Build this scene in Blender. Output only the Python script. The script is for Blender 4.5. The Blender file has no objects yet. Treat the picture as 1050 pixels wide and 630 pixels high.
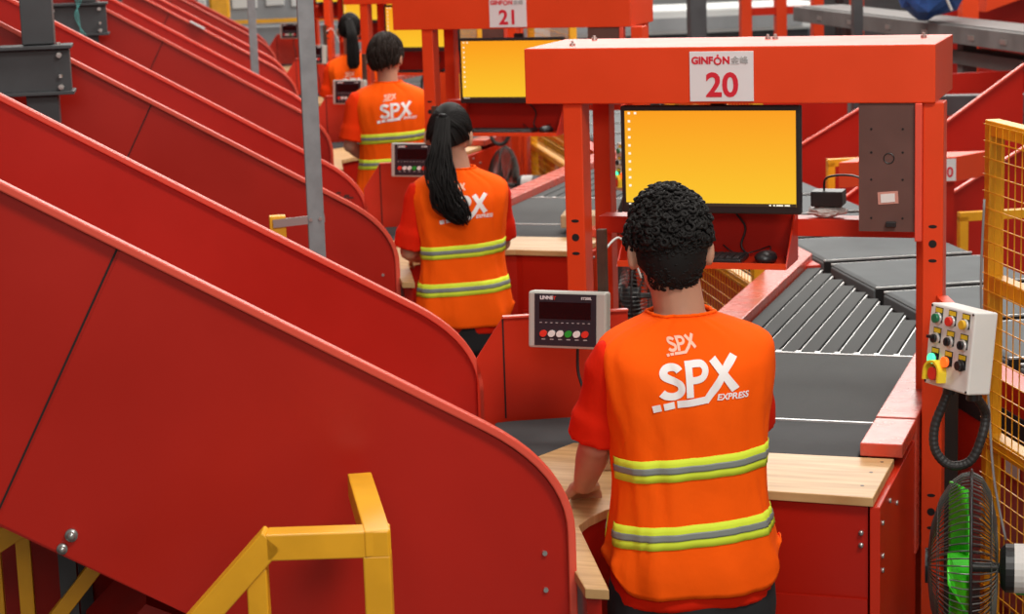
import bpy, bmesh, math, random
from mathutils import Vector, Matrix, noise
random.seed(7)
S = bpy.context.scene
COL = S.collection
PI = math.pi
# ------------------------------------------------------------------ camera
cam_d = bpy.data.cameras.new('camera'); cam = bpy.data.objects.new('camera', cam_d); COL.objects.link(cam)
cam_d.sensor_width = 36.0; cam_d.lens = 2120.0/1050.0*36.0
cam_d.clip_end = 300; cam_d.clip_start = .05
cam.matrix_world = Matrix((( .95029332,-.02792428, .31010133,0),
                           ( .30970125, .1873237 ,-.932199  ,0),
                           (-.03205834, .98190125, .18666065,2.3),(0,0,0,1)))
cam_d.dof.use_dof = True; cam_d.dof.focus_distance = 4.6; cam_d.dof.aperture_fstop = 9.0
S.camera = cam
# ------------------------------------------------------------------ light
S.view_settings.view_transform = 'Standard'; S.view_settings.look = 'None'
S.view_settings.exposure = 0.0; S.view_settings.gamma = 1.0
try: S.view_settings.use_curve_mapping = False
except Exception: pass
W = bpy.data.worlds.new('hall_light'); S.world = W; W.use_nodes = True
bgn = W.node_tree.nodes['Background']; bgn.inputs[0].default_value = (1.0,.96,.92,1); bgn.inputs[1].default_value = .20
Rd = Vector((-.45088,.89259,0)); Pd = Vector((.89259,.45088,0)); UP = Vector((0,0,1))
PITCH = 3.7
def F(u, v, z=0.0): return Rd*u + Pd*v + UP*z
def area(loc, size, sy, power, target, color=(1,.96,.9)):
    l = bpy.data.lights.new('hall_and_fill_lamp','AREA'); l.shape = 'RECTANGLE'; l.size = size; l.size_y = sy; l.energy = power; l.color = color
    o = bpy.data.objects.new('hall_and_fill_lamp', l); COL.objects.link(o); o.location = loc
    d = Vector(target)-Vector(loc); o.rotation_euler = d.to_track_quat('-Z','Y').to_euler()
area((.9,2.3,4.9), 1.6, 1.0, 150, (-1.1,4.8,1.2))
area((1.2,-2.2,3.9), 3.0, 1.2, 125, (-1.2,4.3,1.0))  # fill light added behind the camera to brighten the lower vest
area((-2.0,5.2,5.6), 3.4, .7, 115, (-2.0,5.0,.5))
area((-1.4,8.8,5.4), 1.6, 1.6, 150, (-2.9,10.4,1.0))
area((-4.6,12.8,6.0), 4.0, 2.0, 330, (-4.6,12.8,.5))
area((2.0,12.0,6.2), 2.0, 6.0, 330, (0.5,12.5,.5))
area((-4.0,23.0,7.5), 8.0, 5.0, 1300, (-4.0,23.0,0))
area(F(31,5,8.5), 26.0, 6.0, 850, F(5,1.5,1.0))

# ------------------------------------------------------------------ materials
def new_mat(name):
    m = bpy.data.materials.new(name); m.use_nodes = True
    return m, m.node_tree.nodes, m.node_tree.links, m.node_tree.nodes['Principled BSDF']
def mat(name, col, rough=.5, metal=0, var=.0, vscale=6.0, bump=.0, bscale=60, coat=0, emis=None, estr=0, stretch=(1,1,1), alpha=1, trans=0, col2=None, spec=None):
    m, N, L, B = new_mat(name)
    B.inputs['Base Color'].default_value = (*col,1); B.inputs['Roughness'].default_value = rough; B.inputs['Metallic'].default_value = metal
    if coat: B.inputs['Coat Weight'].default_value = coat; B.inputs['Coat Roughness'].default_value = .25
    if spec is not None: B.inputs['Specular IOR Level'].default_value = spec
    if trans: B.inputs['Transmission Weight'].default_value = trans
    if emis: B.inputs['Emission Color'].default_value = (*emis,1); B.inputs['Emission Strength'].default_value = estr
    if alpha < 1: B.inputs['Alpha'].default_value = alpha
    if var or bump:
        tc = N.new('ShaderNodeTexCoord'); mp = N.new('ShaderNodeMapping'); mp.inputs['Scale'].default_value = stretch
        L.new(tc.outputs['Object'], mp.inputs[0])
    if var:
        nz = N.new('ShaderNodeTexNoise'); nz.inputs['Scale'].default_value = vscale; nz.inputs['Detail'].default_value = 6
        L.new(mp.outputs[0], nz.inputs['Vector'])
        cr = N.new('ShaderNodeValToRGB'); c2 = col2 or tuple(c*(1-var) for c in col)
        cr.color_ramp.elements[0].position = .35; cr.color_ramp.elements[1].position = .65
        cr.color_ramp.elements[0].color = (*c2,1); cr.color_ramp.elements[1].color = (*col,1)
        L.new(nz.outputs['Fac'], cr.inputs[0]); L.new(cr.outputs[0], B.inputs['Base Color'])
        rr = N.new('ShaderNodeMapRange'); rr.inputs[3].default_value = max(.05,rough-.08); rr.inputs[4].default_value = min(1,rough+.1)
        L.new(nz.outputs['Fac'], rr.inputs[0]); L.new(rr.outputs[0], B.inputs['Roughness'])
    if bump:
        nb = N.new('ShaderNodeTexNoise'); nb.inputs['Scale'].default_value = bscale; nb.inputs['Detail'].default_value = 4
        L.new(mp.outputs[0], nb.inputs['Vector'])
        bp = N.new('ShaderNodeBump'); bp.inputs['Strength'].default_value = bump; bp.inputs['Distance'].default_value = .01
        L.new(nb.outputs['Fac'], bp.inputs['Height']); L.new(bp.outputs[0], B.inputs['Normal'])
    return m
RED = (.56,.040,.014)
M = {}
M['red'] = mat('red_paint', (.58,.024,.005), .36, spec=.4, var=.14, vscale=3.0, bump=.03, bscale=9)
M['red_chute'] = mat('red_chute_paint', (.44,.011,.0035), .34, spec=.4, var=.12, vscale=2.2, bump=.03, bscale=5)
M['red_frame'] = mat('red_frame_paint', (.72,.056,.009), .38, spec=.4, var=.06, vscale=5.0)
M['red_rail'] = mat('scuffed_red_paint', (.62,.06,.03), .26, var=.3, vscale=14, bump=.05, bscale=30, col2=(.50,.10,.07))
M['orange_edge'] = mat('red_edge_paint', (.72,.085,.05), .3)
M['yellow'] = mat('yellow_paint', (.86,.40,.012), .38, var=.15, vscale=9)
M['grey_steel'] = mat('galvanised_post', (.27,.29,.30), .5, var=.2, vscale=20, metal=.2)
M['dark_steel'] = mat('dark_grey_paint', (.055,.058,.062), .45, var=.25, vscale=7)
M['galv'] = mat('galvanised_bolt', (.45,.45,.43), .35, metal=.8)
M['alu'] = mat('aluminium', (.72,.72,.71), .3, metal=.6)
M['belt'] = mat('grey_rubber_belt', (.085,.088,.088), .8, spec=.2, var=.22, vscale=7, bump=.06, bscale=180, stretch=(1,.25,1))
M['belt_dark'] = mat('dark_rubber_belt', (.062,.064,.066), .8, spec=.2, var=.3, vscale=6, bump=.06, bscale=160)
M['cart_belt'] = mat('light_grey_cart_belt', (.135,.145,.15), .8, spec=.2, var=.15, vscale=8, bump=.04, bscale=160)
M['black'] = mat('black_plastic', (.012,.012,.013), .4)
M['rubber'] = mat('black_corrugated_rubber', (.018,.017,.017), .55)
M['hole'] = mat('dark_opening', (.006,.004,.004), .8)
M['white_plastic'] = mat('white_plastic', (.72,.71,.68), .4, var=.06, vscale=9)
M['sign_white'] = mat('sign_white', (.70,.70,.71), .45)
M['sign_red'] = mat('sign_red', (.60,.012,.03), .5)
M['sign_grey'] = mat('sign_grey', (.38,.38,.38), .5)
M['panel_brown'] = mat('brown_grey_plate', (.115,.052,.042), .5, var=.12, vscale=12)
M['ind_case'] = mat('beige_grey_case', (.42,.42,.38), .45)
M['ind_face'] = mat('dark_indicator_face', (.016,.019,.026), .35)
M['ind_glass'] = mat('black_display_glass', (.004,.004,.005), .12)
M['btn_red'] = mat('red_button', (.68,.035,.02), .35)
M['btn_green'] = mat('green_button', (.01,.30,.03), .35)
M['btn_dkgreen'] = mat('dark_green_button', (.01,.16,.07), .3)
M['btn_yellow'] = mat('yellow_button', (.72,.42,.02), .35)
M['btn_white'] = mat('white_button', (.7,.7,.68), .4)
M['lamp_green'] = mat('lit_green_lamp', (.05,.7,.3), .3, emis=(.06,1.0,.38), estr=1.5)
M['lamp_orange'] = mat('lit_orange_lamp', (.9,.15,.02), .3, emis=(1.0,.10,.01), estr=1.1)
M['tag_yellow'] = mat('yellow_legend_plate', (.72,.50,.02), .5)
M['estop_yellow'] = mat('emergency_stop_yellow', (.85,.62,.03), .4)
M['blue_bag'] = mat('blue_woven_bag', (.035,.12,.40), .5, var=.4, vscale=5, bump=.5, bscale=8)
M['cardboard'] = mat('cardboard', (.50,.34,.19), .7, var=.1, vscale=12)
M['concrete'] = mat('concrete_floor', (.20,.20,.195), .45, var=.25, vscale=1.2)
M['wall'] = mat('hall_wall_paint', (.34,.345,.35), .8, var=.15, vscale=.6)
M['machine_grey'] = mat('machine_grey', (.30,.31,.32), .55, var=.3, vscale=1.5)
M['machine_white'] = mat('machine_white', (.62,.63,.62), .5, var=.15, vscale=1.5)
M['conv_grey'] = mat('grey_brown_conveyor_steel', (.15,.14,.135), .6, var=.3, vscale=5)
M['skin'] = mat('skin', (.50,.25,.16), .5, var=.10, vscale=14)
M['hair'] = mat('black_hair', (.0085,.007,.0065), .7, spec=.22)
M['hair_brown'] = mat('dark_brown_hair', (.018,.010,.007), .7, spec=.2)
M['vest'] = mat('hi_vis_orange_fabric', (1.0,.108,.002), .85, spec=.12, bump=.35, bscale=13, var=.06, vscale=7)
M['shirt'] = mat('red_tshirt_fabric', (.66,.016,.003), .9, spec=.1, bump=.2, bscale=18)
M['shirt_or'] = mat('orange_red_tshirt_fabric', (.85,.040,.003), .9, spec=.1, bump=.2, bscale=18)
M['trousers'] = mat('black_trouser_fabric', (.012,.012,.014), .85)
M['lime'] = mat('fluorescent_lime_tape', (.72,.86,.055), .7, spec=.2)
M['reflect'] = mat('silver_reflective_tape', (.22,.24,.22), .45)
M['logo'] = mat('pale_print', (.86,.80,.78), .6)
M['logo_faint'] = mat('faded_print', (.95,.22,.05), .6)
M['logo_small'] = mat('small_pale_print', (.92,.50,.36), .6)
M['eye'] = mat('eye', (.7,.7,.68), .3)
M['fan_green'] = mat('green_fan_blade', (.05,.62,.015), .3)
M['wire'] = mat('fan_guard_wire', (.11,.11,.105), .35, metal=.5)
M['label_white'] = mat('white_sticker', (.72,.70,.68), .6)
M['label_pink'] = mat('pink_sticker', (.55,.25,.20), .6)
M['plastic_bag'] = mat('crumpled_white_plastic', (.62,.58,.55), .35, bump=.6, bscale=30)
M['cable_grey'] = mat('grey_cable', (.22,.22,.22), .5)
M['cable_white'] = mat('white_cable', (.6,.6,.58), .5)
M['twine'] = mat('teal_twine', (.10,.38,.36), .6)
M['stamp'] = mat('dark_ink_stamp', (.07,.02,.015), .7)
def wood_mat():
    m, N, L, B = new_mat('plywood_top')
    tc = N.new('ShaderNodeTexCoord'); mp = N.new('ShaderNodeMapping'); mp.inputs['Scale'].default_value = (2,22,2)
    mp.inputs['Rotation'].default_value = (0,0,.35)
    L.new(tc.outputs['Object'], mp.inputs[0])
    nz = N.new('ShaderNodeTexNoise'); nz.inputs['Scale'].default_value = 2.5; nz.inputs['Detail'].default_value = 5; L.new(mp.outputs[0], nz.inputs['Vector'])
    cr = N.new('ShaderNodeValToRGB'); cr.color_ramp.elements[0].position=.3; cr.color_ramp.elements[1].position=.7
    cr.color_ramp.elements[0].color=(.44,.24,.09,1); cr.color_ramp.elements[1].color=(.66,.43,.20,1)
    L.new(nz.outputs['Fac'], cr.inputs[0]); L.new(cr.outputs[0], B.inputs['Base Color']); B.inputs['Roughness'].default_value=.42
    return m
M['wood'] = wood_mat()
def screen_mat():
    m, N, L, B = new_mat('yellow_desktop_picture')
    tc = N.new('ShaderNodeTexCoord'); sp = N.new('ShaderNodeSeparateXYZ'); L.new(tc.outputs['Object'], sp.inputs[0])
    mr = N.new('ShaderNodeMapRange'); mr.inputs[1].default_value = 1.53; mr.inputs[2].default_value = 1.79; L.new(sp.outputs['Z'], mr.inputs[0])
    cr = N.new('ShaderNodeValToRGB')
    cr.color_ramp.elements[0].color=(1.0,.58,.020,1); cr.color_ramp.elements[1].color=(1.0,.34,.003,1)
    L.new(mr.outputs[0], cr.inputs[0]); L.new(cr.outputs[0], B.inputs['Emission Color']); B.inputs['Emission Strength'].default_value = .95
    B.inputs['Base Color'].default_value=(.01,.01,.01,1); B.inputs['Roughness'].default_value=.35
    return m
M['screen'] = screen_mat()
M['icon'] = mat('desktop_icon', (.1,.1,.1), .4, emis=(1,.93,.75), estr=.95)
M['taskbar'] = mat('taskbar', (.02,.02,.02), .4, emis=(.05,.03,.01), estr=.4)

# ------------------------------------------------------------------ mesh helpers
def BM(): return bmesh.new()
def box(bm, a, b):
    x0,y0,z0=a; x1,y1,z1=b
    return hexa(bm,[(x0,y0,z0),(x1,y0,z0),(x1,y1,z0),(x0,y1,z0),(x0,y0,z1),(x1,y0,z1),(x1,y1,z1),(x0,y1,z1)])
def hexa(bm, P):
    v=[bm.verts.new(Vector(p)) for p in P]
    for f in ((0,3,2,1),(4,5,6,7),(0,1,5,4),(1,2,6,5),(2,3,7,6),(3,0,4,7)): bm.faces.new([v[i] for i in f])
    return v
def obox(bm, o, ex, ey, ez):
    o=Vector(o); ex=Vector(ex); ey=Vector(ey); ez=Vector(ez)
    return hexa(bm,[o,o+ex,o+ex+ey,o+ey,o+ez,o+ex+ez,o+ex+ey+ez,o+ey+ez])
def bar(bm, p, q, w, h, side=None, mid=False):
    """box bar from p to q, section w (across) x h (vertical-ish)"""
    p=Vector(p); q=Vector(q); d=(q-p).normalized()
    s = Vector(side).normalized() if side else d.cross(UP)
    if s.length<1e-4: s=Vector((1,0,0))
    s.normalize(); t=s.cross(d).normalized()
    return obox(bm, p-s*w/2-t*h/2, q-p, s*w, t*h) if True else None
def prism(bm, pts, off):
    off=Vector(off); n=len(pts)
    a=[bm.verts.new(Vector(p)) for p in pts]; b=[bm.verts.new(Vector(p)+off) for p in pts]
    bm.faces.new(a[::-1]); bm.faces.new(b)
    for i in range(n): bm.faces.new((a[i],a[(i+1)%n],b[(i+1)%n],b[i]))
def tube(bm, pts, r, n=10, cap=True, flat=None, closed=False):
    pts=[Vector(p) for p in pts]; m=len(pts); rs=r if isinstance(r,(list,tuple)) else [r]*m
    rings=[]; prev=None
    for i,p in enumerate(pts):
        if closed: d=pts[(i+1)%m]-pts[i-1]
        else: d=(pts[min(i+1,m-1)]-pts[max(i-1,0)])
        d.normalize()
        if prev is None:
            s=d.cross(UP)
            if s.length<1e-3: s=d.cross(Vector((1,0,0)))
        else: s=prev-d*prev.dot(d)
        s.normalize(); prev=s; t=d.cross(s)
        rr=rs[i]; ra,rb = rr if isinstance(rr,(tuple,list)) else (rr,rr)
        rings.append([bm.verts.new(p+s*math.cos(a)*ra+t*math.sin(a)*rb) for a in [2*PI*k/n for k in range(n)]])
    R = range(m) if closed else range(m-1)
    for i in R:
        A=rings[i]; B_=rings[(i+1)%m]
        for k in range(n): bm.faces.new((A[k],A[(k+1)%n],B_[(k+1)%n],B_[k]))
    if cap and not closed:
        bm.faces.new(rings[0][::-1]); bm.faces.new(rings[-1])
def cyl(bm, p, q, r, n=16): tube(bm,[p,q],r,n)
def ellip(bm, c, r, rot=None, seg=16):
    M4 = Matrix.Translation(Vector(c)) @ (rot.to_4x4() if rot else Matrix.Identity(4)) @ Matrix.Diagonal((*r,1))
    bmesh.ops.create_uvsphere(bm, u_segments=seg, v_segments=max(6,seg*2//3), radius=1, matrix=M4)
def loft(bm, rings, cap=True):
    V=[[bm.verts.new(p) for p in r] for r in rings]; n=len(V[0])
    for i in range(len(V)-1):
        for k in range(n): bm.faces.new((V[i][k],V[i][(k+1)%n],V[i+1][(k+1)%n],V[i+1][k]))
    if cap: bm.faces.new(V[0][::-1]); bm.faces.new(V[-1])
def torus(bm, c, axis, R, r, n=36, m=8):
    axis=Vector(axis).normalized(); s=axis.cross(UP)
    if s.length<1e-3: s=Vector((1,0,0))
    s.normalize(); t=axis.cross(s)
    tube(bm,[Vector(c)+(s*math.cos(a)+t*math.sin(a))*R for a in [2*PI*k/n for k in range(n)]], r, m, closed=True)
def arc(P0,P1,P2,n=8):
    P0=Vector(P0);P1=Vector(P1);P2=Vector(P2)
    return [P0*(1-t)**2+P1*2*t*(1-t)+P2*t*t for t in [k/n for k in range(n+1)]]
def smoothpath(pts, n=6):
    pts=[Vector(p) for p in pts]; out=[]
    for i in range(len(pts)-1):
        p0=pts[max(i-1,0)];p1=pts[i];p2=pts[i+1];p3=pts[min(i+2,len(pts)-1)]
        for k in range(n):
            t=k/n; out.append(.5*((2*p1)+(p2-p0)*t+(2*p0-5*p1+4*p2-p3)*t*t+(3*p1-p0-3*p2+p3)*t**3))
    out.append(pts[-1]); return out

def obj(name, bm, m, parent=None, smooth=False, bevel=0, seg=2, kind=None):
    bmesh.ops.recalc_face_normals(bm, faces=bm.faces[:])
    me=bpy.data.meshes.new(name); bm.to_mesh(me); bm.free(); me.materials.append(M[m] if isinstance(m,str) else m)
    if smooth:
        for p in me.polygons: p.use_smooth=True
    o=bpy.data.objects.new(name, me); COL.objects.link(o)
    if bevel:
        b=o.modifiers.new('bevel','BEVEL'); b.width=bevel; b.segments=seg; b.limit_method='ANGLE'; b.angle_limit=.6
        b.harden_normals=False
    if parent:
        o.parent=parent; o.matrix_parent_inverse = parent_world(parent).inverted()
    if kind: o['kind']=kind
    return o
def parent_world(o):
    Mx = o.matrix_basis.copy()
    while o.parent:
        Mx = o.parent.matrix_basis @ (o.matrix_parent_inverse @ Mx); o=o.parent
    return Mx
def thing(name, label, cat, loc=(0,0,0), group=None):
    o=bpy.data.objects.new(name,None); COL.objects.link(o); o.location=loc; o.empty_display_size=.1
    tag(o,label,cat,group); return o
def tag(o,label,cat,group=None):
    o['label']=label; o['category']=cat
    if group: o['group']=group
    return o
def struct(name,bm,m,**k):
    o=obj(name,bm,m,**k); o['kind']='structure'; return o
def dup(root, off, label=None, group=None):
    kids={}
    for c in bpy.data.objects:
        if c.parent: kids.setdefault(c.parent.name,[]).append(c)
    def cp(o,par):
        c=o.copy(); COL.objects.link(c)
        if par:
            mi=o.matrix_parent_inverse.copy(); c.parent=par; c.matrix_parent_inverse=mi
        for ch in kids.get(o.name,[]): cp(ch,c)
        return c
    r=cp(root,None); r.location=Vector(root.location)+Vector(off)
    if label: r['label']=label
    if group: r['group']=group
    return r
def text_bm(s, size, bold=0.0, depth=.0008, italic=0):
    cu=bpy.data.curves.new('writing','FONT'); cu.body=s; cu.size=size; cu.align_x='CENTER'; cu.align_y='CENTER'
    cu.offset=bold; cu.extrude=depth; cu.shear=italic; cu.resolution_u=4
    o=bpy.data.objects.new('writing',cu); COL.objects.link(o)
    dg=bpy.context.evaluated_depsgraph_get(); me=bpy.data.meshes.new_from_object(o.evaluated_get(dg))
    bm=BM(); bm.from_mesh(me); bpy.data.objects.remove(o); bpy.data.curves.remove(cu); bpy.data.meshes.remove(me)
    return bm
def place_text(bm, origin, ex, ey):
    ex=Vector(ex).normalized(); ey=Vector(ey).normalized(); ez=ex.cross(ey)
    Mx=Matrix((( ex.x,ey.x,ez.x,origin[0]),(ex.y,ey.y,ez.y,origin[1]),(ex.z,ey.z,ez.z,origin[2]),(0,0,0,1)))
    bmesh.ops.transform(bm, matrix=Mx, verts=bm.verts[:]); return bm
def bake(o, voxel, smooth=3):
    r=o.modifiers.new('r','REMESH'); r.mode='VOXEL'; r.voxel_size=voxel; r.use_smooth_shade=True
    if smooth:
        s=o.modifiers.new('s','SMOOTH'); s.iterations=smooth; s.factor=.5
    dg=bpy.context.evaluated_depsgraph_get(); dg.update()
    me=bpy.data.meshes.new_from_object(o.evaluated_get(dg)); o.modifiers.clear()
    m=o.data.materials[0]; o.data=me
    me.materials.clear(); me.materials.append(m)
    for p in me.polygons: p.use_smooth=True
    return o

WHERE=['at the nearest workstation 20','at the second workstation 21','at the third nearest workstation','at the fourth nearest workstation','at the farthest workstation']
DXM={1:Vector((.040,0,-.018)),2:Vector((.052,0,-.012)),3:Vector((.058,0,-.01)),4:Vector((.06,0,0))}
def station_copies(root, n, fmt, group, dz=None):
    root['label']=fmt % WHERE[0]; root['group']=group
    for k in range(1,n):
        off=Rd*PITCH*k
        if dz and k in dz: off=off+dz[k]
        dup(root, off, fmt % WHERE[k], group)

# ================================================================== SETTING
bm=BM(); box(bm,(-45,-8,-.1),(45,60,0)); struct('floor',bm,'concrete')
bm=BM(); obox(bm,F(34,-40,0),Pd*80,Rd*.3,UP*6); struct('wall_far',bm,'wall')

# ================================================================== CHUTES (left)
SL=.587
def rimz(v): return 1.82-SL*(v+.39)
def profile(u, dzz=0):
    top=[F(u,-2.6,rimz(-2.6)+dzz)]+[F(u,v,rimz(v)+dzz) for v in (-1.5,-.5,.1,.45)]
    c=arc(F(u,.54,rimz(.54)+dzz),F(u,.715,rimz(.70)+dzz-.01),F(u,.715,1.03+dzz),10)
    return top+c
def chute(n):
    t=thing('parcel_chute','','chute',F(4.6,.5,0))
    for side,u in (('near',4.09),('far',5.45)):
        P=profile(u)+[F(u,.715,.40)]
        low=[F(u,.60,.50),F(u,-.09,.919),F(u,-2.6,.919+.6*2.51)]
        bm=BM(); prism(bm,P+low,Rd*.005)
        w=obj('side_wall',bm,'red_chute',t)
        # rim flange following the edge
        bm=BM(); Q=profile(u)+[F(u,.715,.42)]
        sg=-1
        ww=.032; hh=.014
        ringsP=[]
        for i,p in enumerate(Q):
            d=(Q[min(i+1,len(Q)-1)]-Q[max(i-1,0)]).normalized(); nrm=Rd.cross(d).normalized()
            if nrm.z<-.0 : nrm=-nrm
            if i>=len(Q)-4 and nrm.dot(Pd)<0: nrm=-nrm
            a=p-Rd*(ww-.012); b=p+Rd*.012
            ringsP.append([a-nrm*.012,b-nrm*.012,b+nrm*.005,a+nrm*.005])
        loft(bm,ringsP)
        obj('rim_flange',bm,'orange_edge',w,bevel=.0035)
        # seam between the two sheets
        dS=(F(0,1,-SL)).normalized(); nS=F(0,-SL,-1).normalized()
        s0=F(u,.155-.44+.02,rimz(-.265)-.03) if side=='near' else F(u,-.5,rimz(-.5)-.03)
        v0=-.175
        s0=F(u-.001,v0,rimz(v0)-.012); s1=F(u-.001,v0-.30,1.0+.30)
        if side=='near':
            zb=.919+.6*(-.09-(v0-.28))
            s1=F(u-.001,v0-.28,zb+.005)
            bm=BM(); bar(bm,s0,s1,.004,.004,side=dS); obj('sheet_joint',bm,'hole',w)
            bm=BM(); q=[F(u-.004,v0+.006,rimz(v0+.006)-.014)]
            q+= [F(u-.004,.45,rimz(.45)-.014)]+[p-UP*.012-Rd*.004-Pd*.010 for p in arc(F(u,.54,rimz(.54)),F(u,.715,rimz(.70)-.01),F(u,.715,1.03),10)]
            q+= [F(u-.004,.705,.44),F(u-.004,-.08,.915),F(u-.004,v0-.274,zb+.004)]
            prism(bm,q,Rd*.003); obj('lower_sheet',bm,'red_chute',w)
            bm=BM()
            for (v,z) in ((.655,.99),(.655,.91),(.655,.83),(.655,.75)):
                c=F(u-.004,v,z); cyl(bm,c,c-Rd*.006,.0055,8)
            obj('bolt',bm,'galv',w,kind='stuff')
            for (v,z,r) in ((-.305,1.105,.013),(-.325,1.078,.011)):
                bm=BM(); c=F(u-.004,v,z); cyl(bm,c,c-Rd*.010,r,12); ellip(bm,c-Rd*.010,(r*.7,r*.7,r*.7),seg=8); obj('bolt',bm,'galv',w,smooth=True)
    # slide plate
    bm=BM()
    prism(bm,[F(4.095,-2.6,rimz(-2.6)-.36),F(4.095,.40,rimz(.40)-.36),F(4.095,.62,.935),F(4.095,.715,.93),F(4.095,.715,.92),F(4.095,.60,.92),F(4.095,.38,rimz(.40)-.372),F(4.095,-2.6,rimz(-2.6)-.375)],Rd*1.35)
    obj('slide_plate',bm,'red_chute',t)
    # supports under the chute
    for u in (4.78,5.3):
        bm=BM(); box_c(bm,F(u,-.37,0),.02,.03,.98); obj('leg',bm,'dark_steel',t)
    bm=BM(); bar(bm,F(4.78,-.37,.35),F(5.3,-.37,.35),.04,.05); obj('cross_brace',bm,'dark_steel',t)
    return t
def box_c(bm,p,hx,hy,h,ax=Pd,ay=Rd):
    obox(bm,Vector(p)-ax*hx-ay*hy,ax*2*hx,ay*2*hy,UP*h)
c0=chute(0)
CW=['nearest of the row, beside the man at workstation 20','second of the row, beside the woman with the long ponytail','third of the row, beside the man at the third workstation','fourth of the row, behind the thin grey post','farthest of the row']
c0['label']='large red sheet-metal parcel chute, '+CW[0]; c0['group']='red parcel chutes sloping down to the workstations'
for k in range(1,5):
    dup(c0,Rd*PITCH*k+UP*({1:-.03}.get(k,0)),'large red sheet-metal parcel chute, '+CW[k],'red parcel chutes sloping down to the workstations')
# inked mark on the second chute's far wall, white tag on the third chute's rim
bm=BM()
for i in range(16):
    v=.56+random.uniform(-.07,.07); z=1.08-(v-.56)*-.25+random.uniform(-.02,.02)
    obox(bm,F(5.448+PITCH,v,z),Pd*random.uniform(.006,.03),Rd*-.002,UP*random.uniform(.004,.016))
tag(obj('inked_stamp_mark',bm,'stamp'),'smudged dark ink stamp on the inner far wall of the second chute','stamp')

# ================================================================== WORKSTATION
YF=5.297
# --- frame with header
fr=thing('monitor_gantry','','frame',(-1.15,5.45,0))
bm=BM(); box(bm,(-1.705,YF,1.797),(-.618,5.69,1.945)); hd=obj('header_box',bm,'red_frame',fr,bevel=.003)
for (x,y) in ((-1.60,5.40),(-1.60,5.62),(-1.10,5.58),(-1.08,5.58),(-.68,5.56)):
    bm=BM(); cyl(bm,(x,y,1.944),(x,y,1.952),.008,8); cyl(bm,(x,y,1.95),(x,y,1.958),.004,8); obj('bolt',bm,'galv',hd)
def post(x0,x1,y0,y1,zt,holes=True,x=None):
    bm=BM(); box(bm,(x0,y0,0),(x1,y1,zt)); p=obj('post',bm,'red_frame',fr,bevel=.003)
    if holes:
        xc=(x0+x1)/2
        for zc in (1.434,.72):
            for dz,kind in ((.045,0),(0,1),(-.044,0)):
                bm=BM(); w,h=(.011,.0045) if kind==0 else (.0105,.0105)
                pts=[(xc+math.cos(a)*w,y0-.0006,zc+dz+math.sin(a)*h) for a in [2*PI*k/14 for k in range(14)]]
                prism(bm,pts,(0,.003,0)); obj('hole',bm,'hole',p)
    return p
post(-1.605,-1.552,5.31,5.385,1.797); post(-.650,-.598,5.31,5.385,1.797)
post(-1.60,-1.552,5.58,5.64,1.797,False); post(-.700,-.655,5.58,5.64,1.797,False)
bm=BM(); box(bm,(-1.552,5.455,1.425),(-.650,5.53,1.472)); obj('cross_rail',bm,'red',fr,bevel=.002)
bm=BM(); box(bm,(-1.552,5.32,.28),(-.650,5.36,.34)); obj('lower_rail',bm,'red',fr,bevel=.002)
bm=BM(); box(bm,(-.668,5.29,1.442),(-.650,5.33,1.797)); obj('side_flange',bm,'orange_edge',fr,bevel=.003)
bm=BM(); box(bm,(-.812,5.305,1.465),(-.669,5.318,1.797)); pl=obj('mounting_plate',bm,'panel_brown',fr)
bm=BM()
for x in (-.78,-.70):
    for z in (1.73,1.67,1.60,1.50): cyl(bm,(x,5.3055,z),(x,5.3035,z),.003,8)
obj('screw_row',bm,'hole',pl)
bm=BM(); torus(bm,(-.735,5.304,1.655),(0,1,0),.013,.0015,20,6); obj('embossed_ring',bm,'black',pl)
bm=BM(); obox(bm,(-.762,5.3035,1.535),(.052,0,.004),(0,.0015,0),(-.002,0,.032)); obj('sticker_backing',bm,'label_pink',pl)
bm=BM(); obox(bm,(-.755,5.302,1.540),(.036,0,.003),(0,.0015,0),(-.001,0,.022)); obj('sticker',bm,'label_white',pl)
bm=BM(); box(bm,(-.742,5.292,1.478),(-.716,5.305,1.492)); obj('switch',bm,'black',pl,bevel=.002)
# keyboard tray hung from the cross rail
tr=thing('keyboard_tray','','tray',(-1.22,5.38,1.37))
bm=BM(); box(bm,(-1.455,5.285,1.365),(-1.0,5.475,1.369)); obj('tray_floor',bm,'red',tr)
bm=BM(); box(bm,(-1.455,5.450,1.369),(-1.0,5.4545,1.50)); obj('back_panel',bm,'red_chute',tr)
for x in (-1.458,-1.002):
    bm=BM(); prism(bm,[(x,5.282,1.362),(x,5.455,1.362),(x,5.455,1.502),(x,5.425,1.502)],(.004,0,0)); obj('side_gusset',bm,'red',tr)
bm=BM(); box(bm,(-1.455,5.281,1.362),(-1.0,5.285,1.378)); obj('front_lip',bm,'red_frame',tr)
# monitor
mo=thing('monitor','','monitor',(-1.207,5.36,1.50))
mx0,mx1,mz0,mz1=-1.449,-.966,1.503,1.789
bm=BM(); box(bm,(mx0,5.322,mz0),(mx1,5.350,mz1)); cas=obj('casing',bm,'black',mo,bevel=.004)
bm=BM(); box(bm,(mx0+.08,5.350,mz0+.05),(mx1-.08,5.385,mz1-.06)); obj('back_cover',bm,'black',mo,bevel=.01)
bm=BM(); box(bm,(-1.25,5.385,1.62),(-1.17,5.455,1.70)); box(bm,(-1.23,5.44,1.66),(-1.19,5.46,1.80)); obj('mounting_arm',bm,'dark_steel',mo)
bm=BM(); box(bm,(mx0+.012,5.3205,mz0+.020),(mx1-.012,5.322,mz1-.013)); sc=obj('screen',bm,'screen',mo)
bm=BM()
for i in range(10): obox(bm,(mx0+.021,5.3195,mz1-.022-i*.0215),(.0065,0,0),(0,.0008,0),(0,0,.006))
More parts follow.
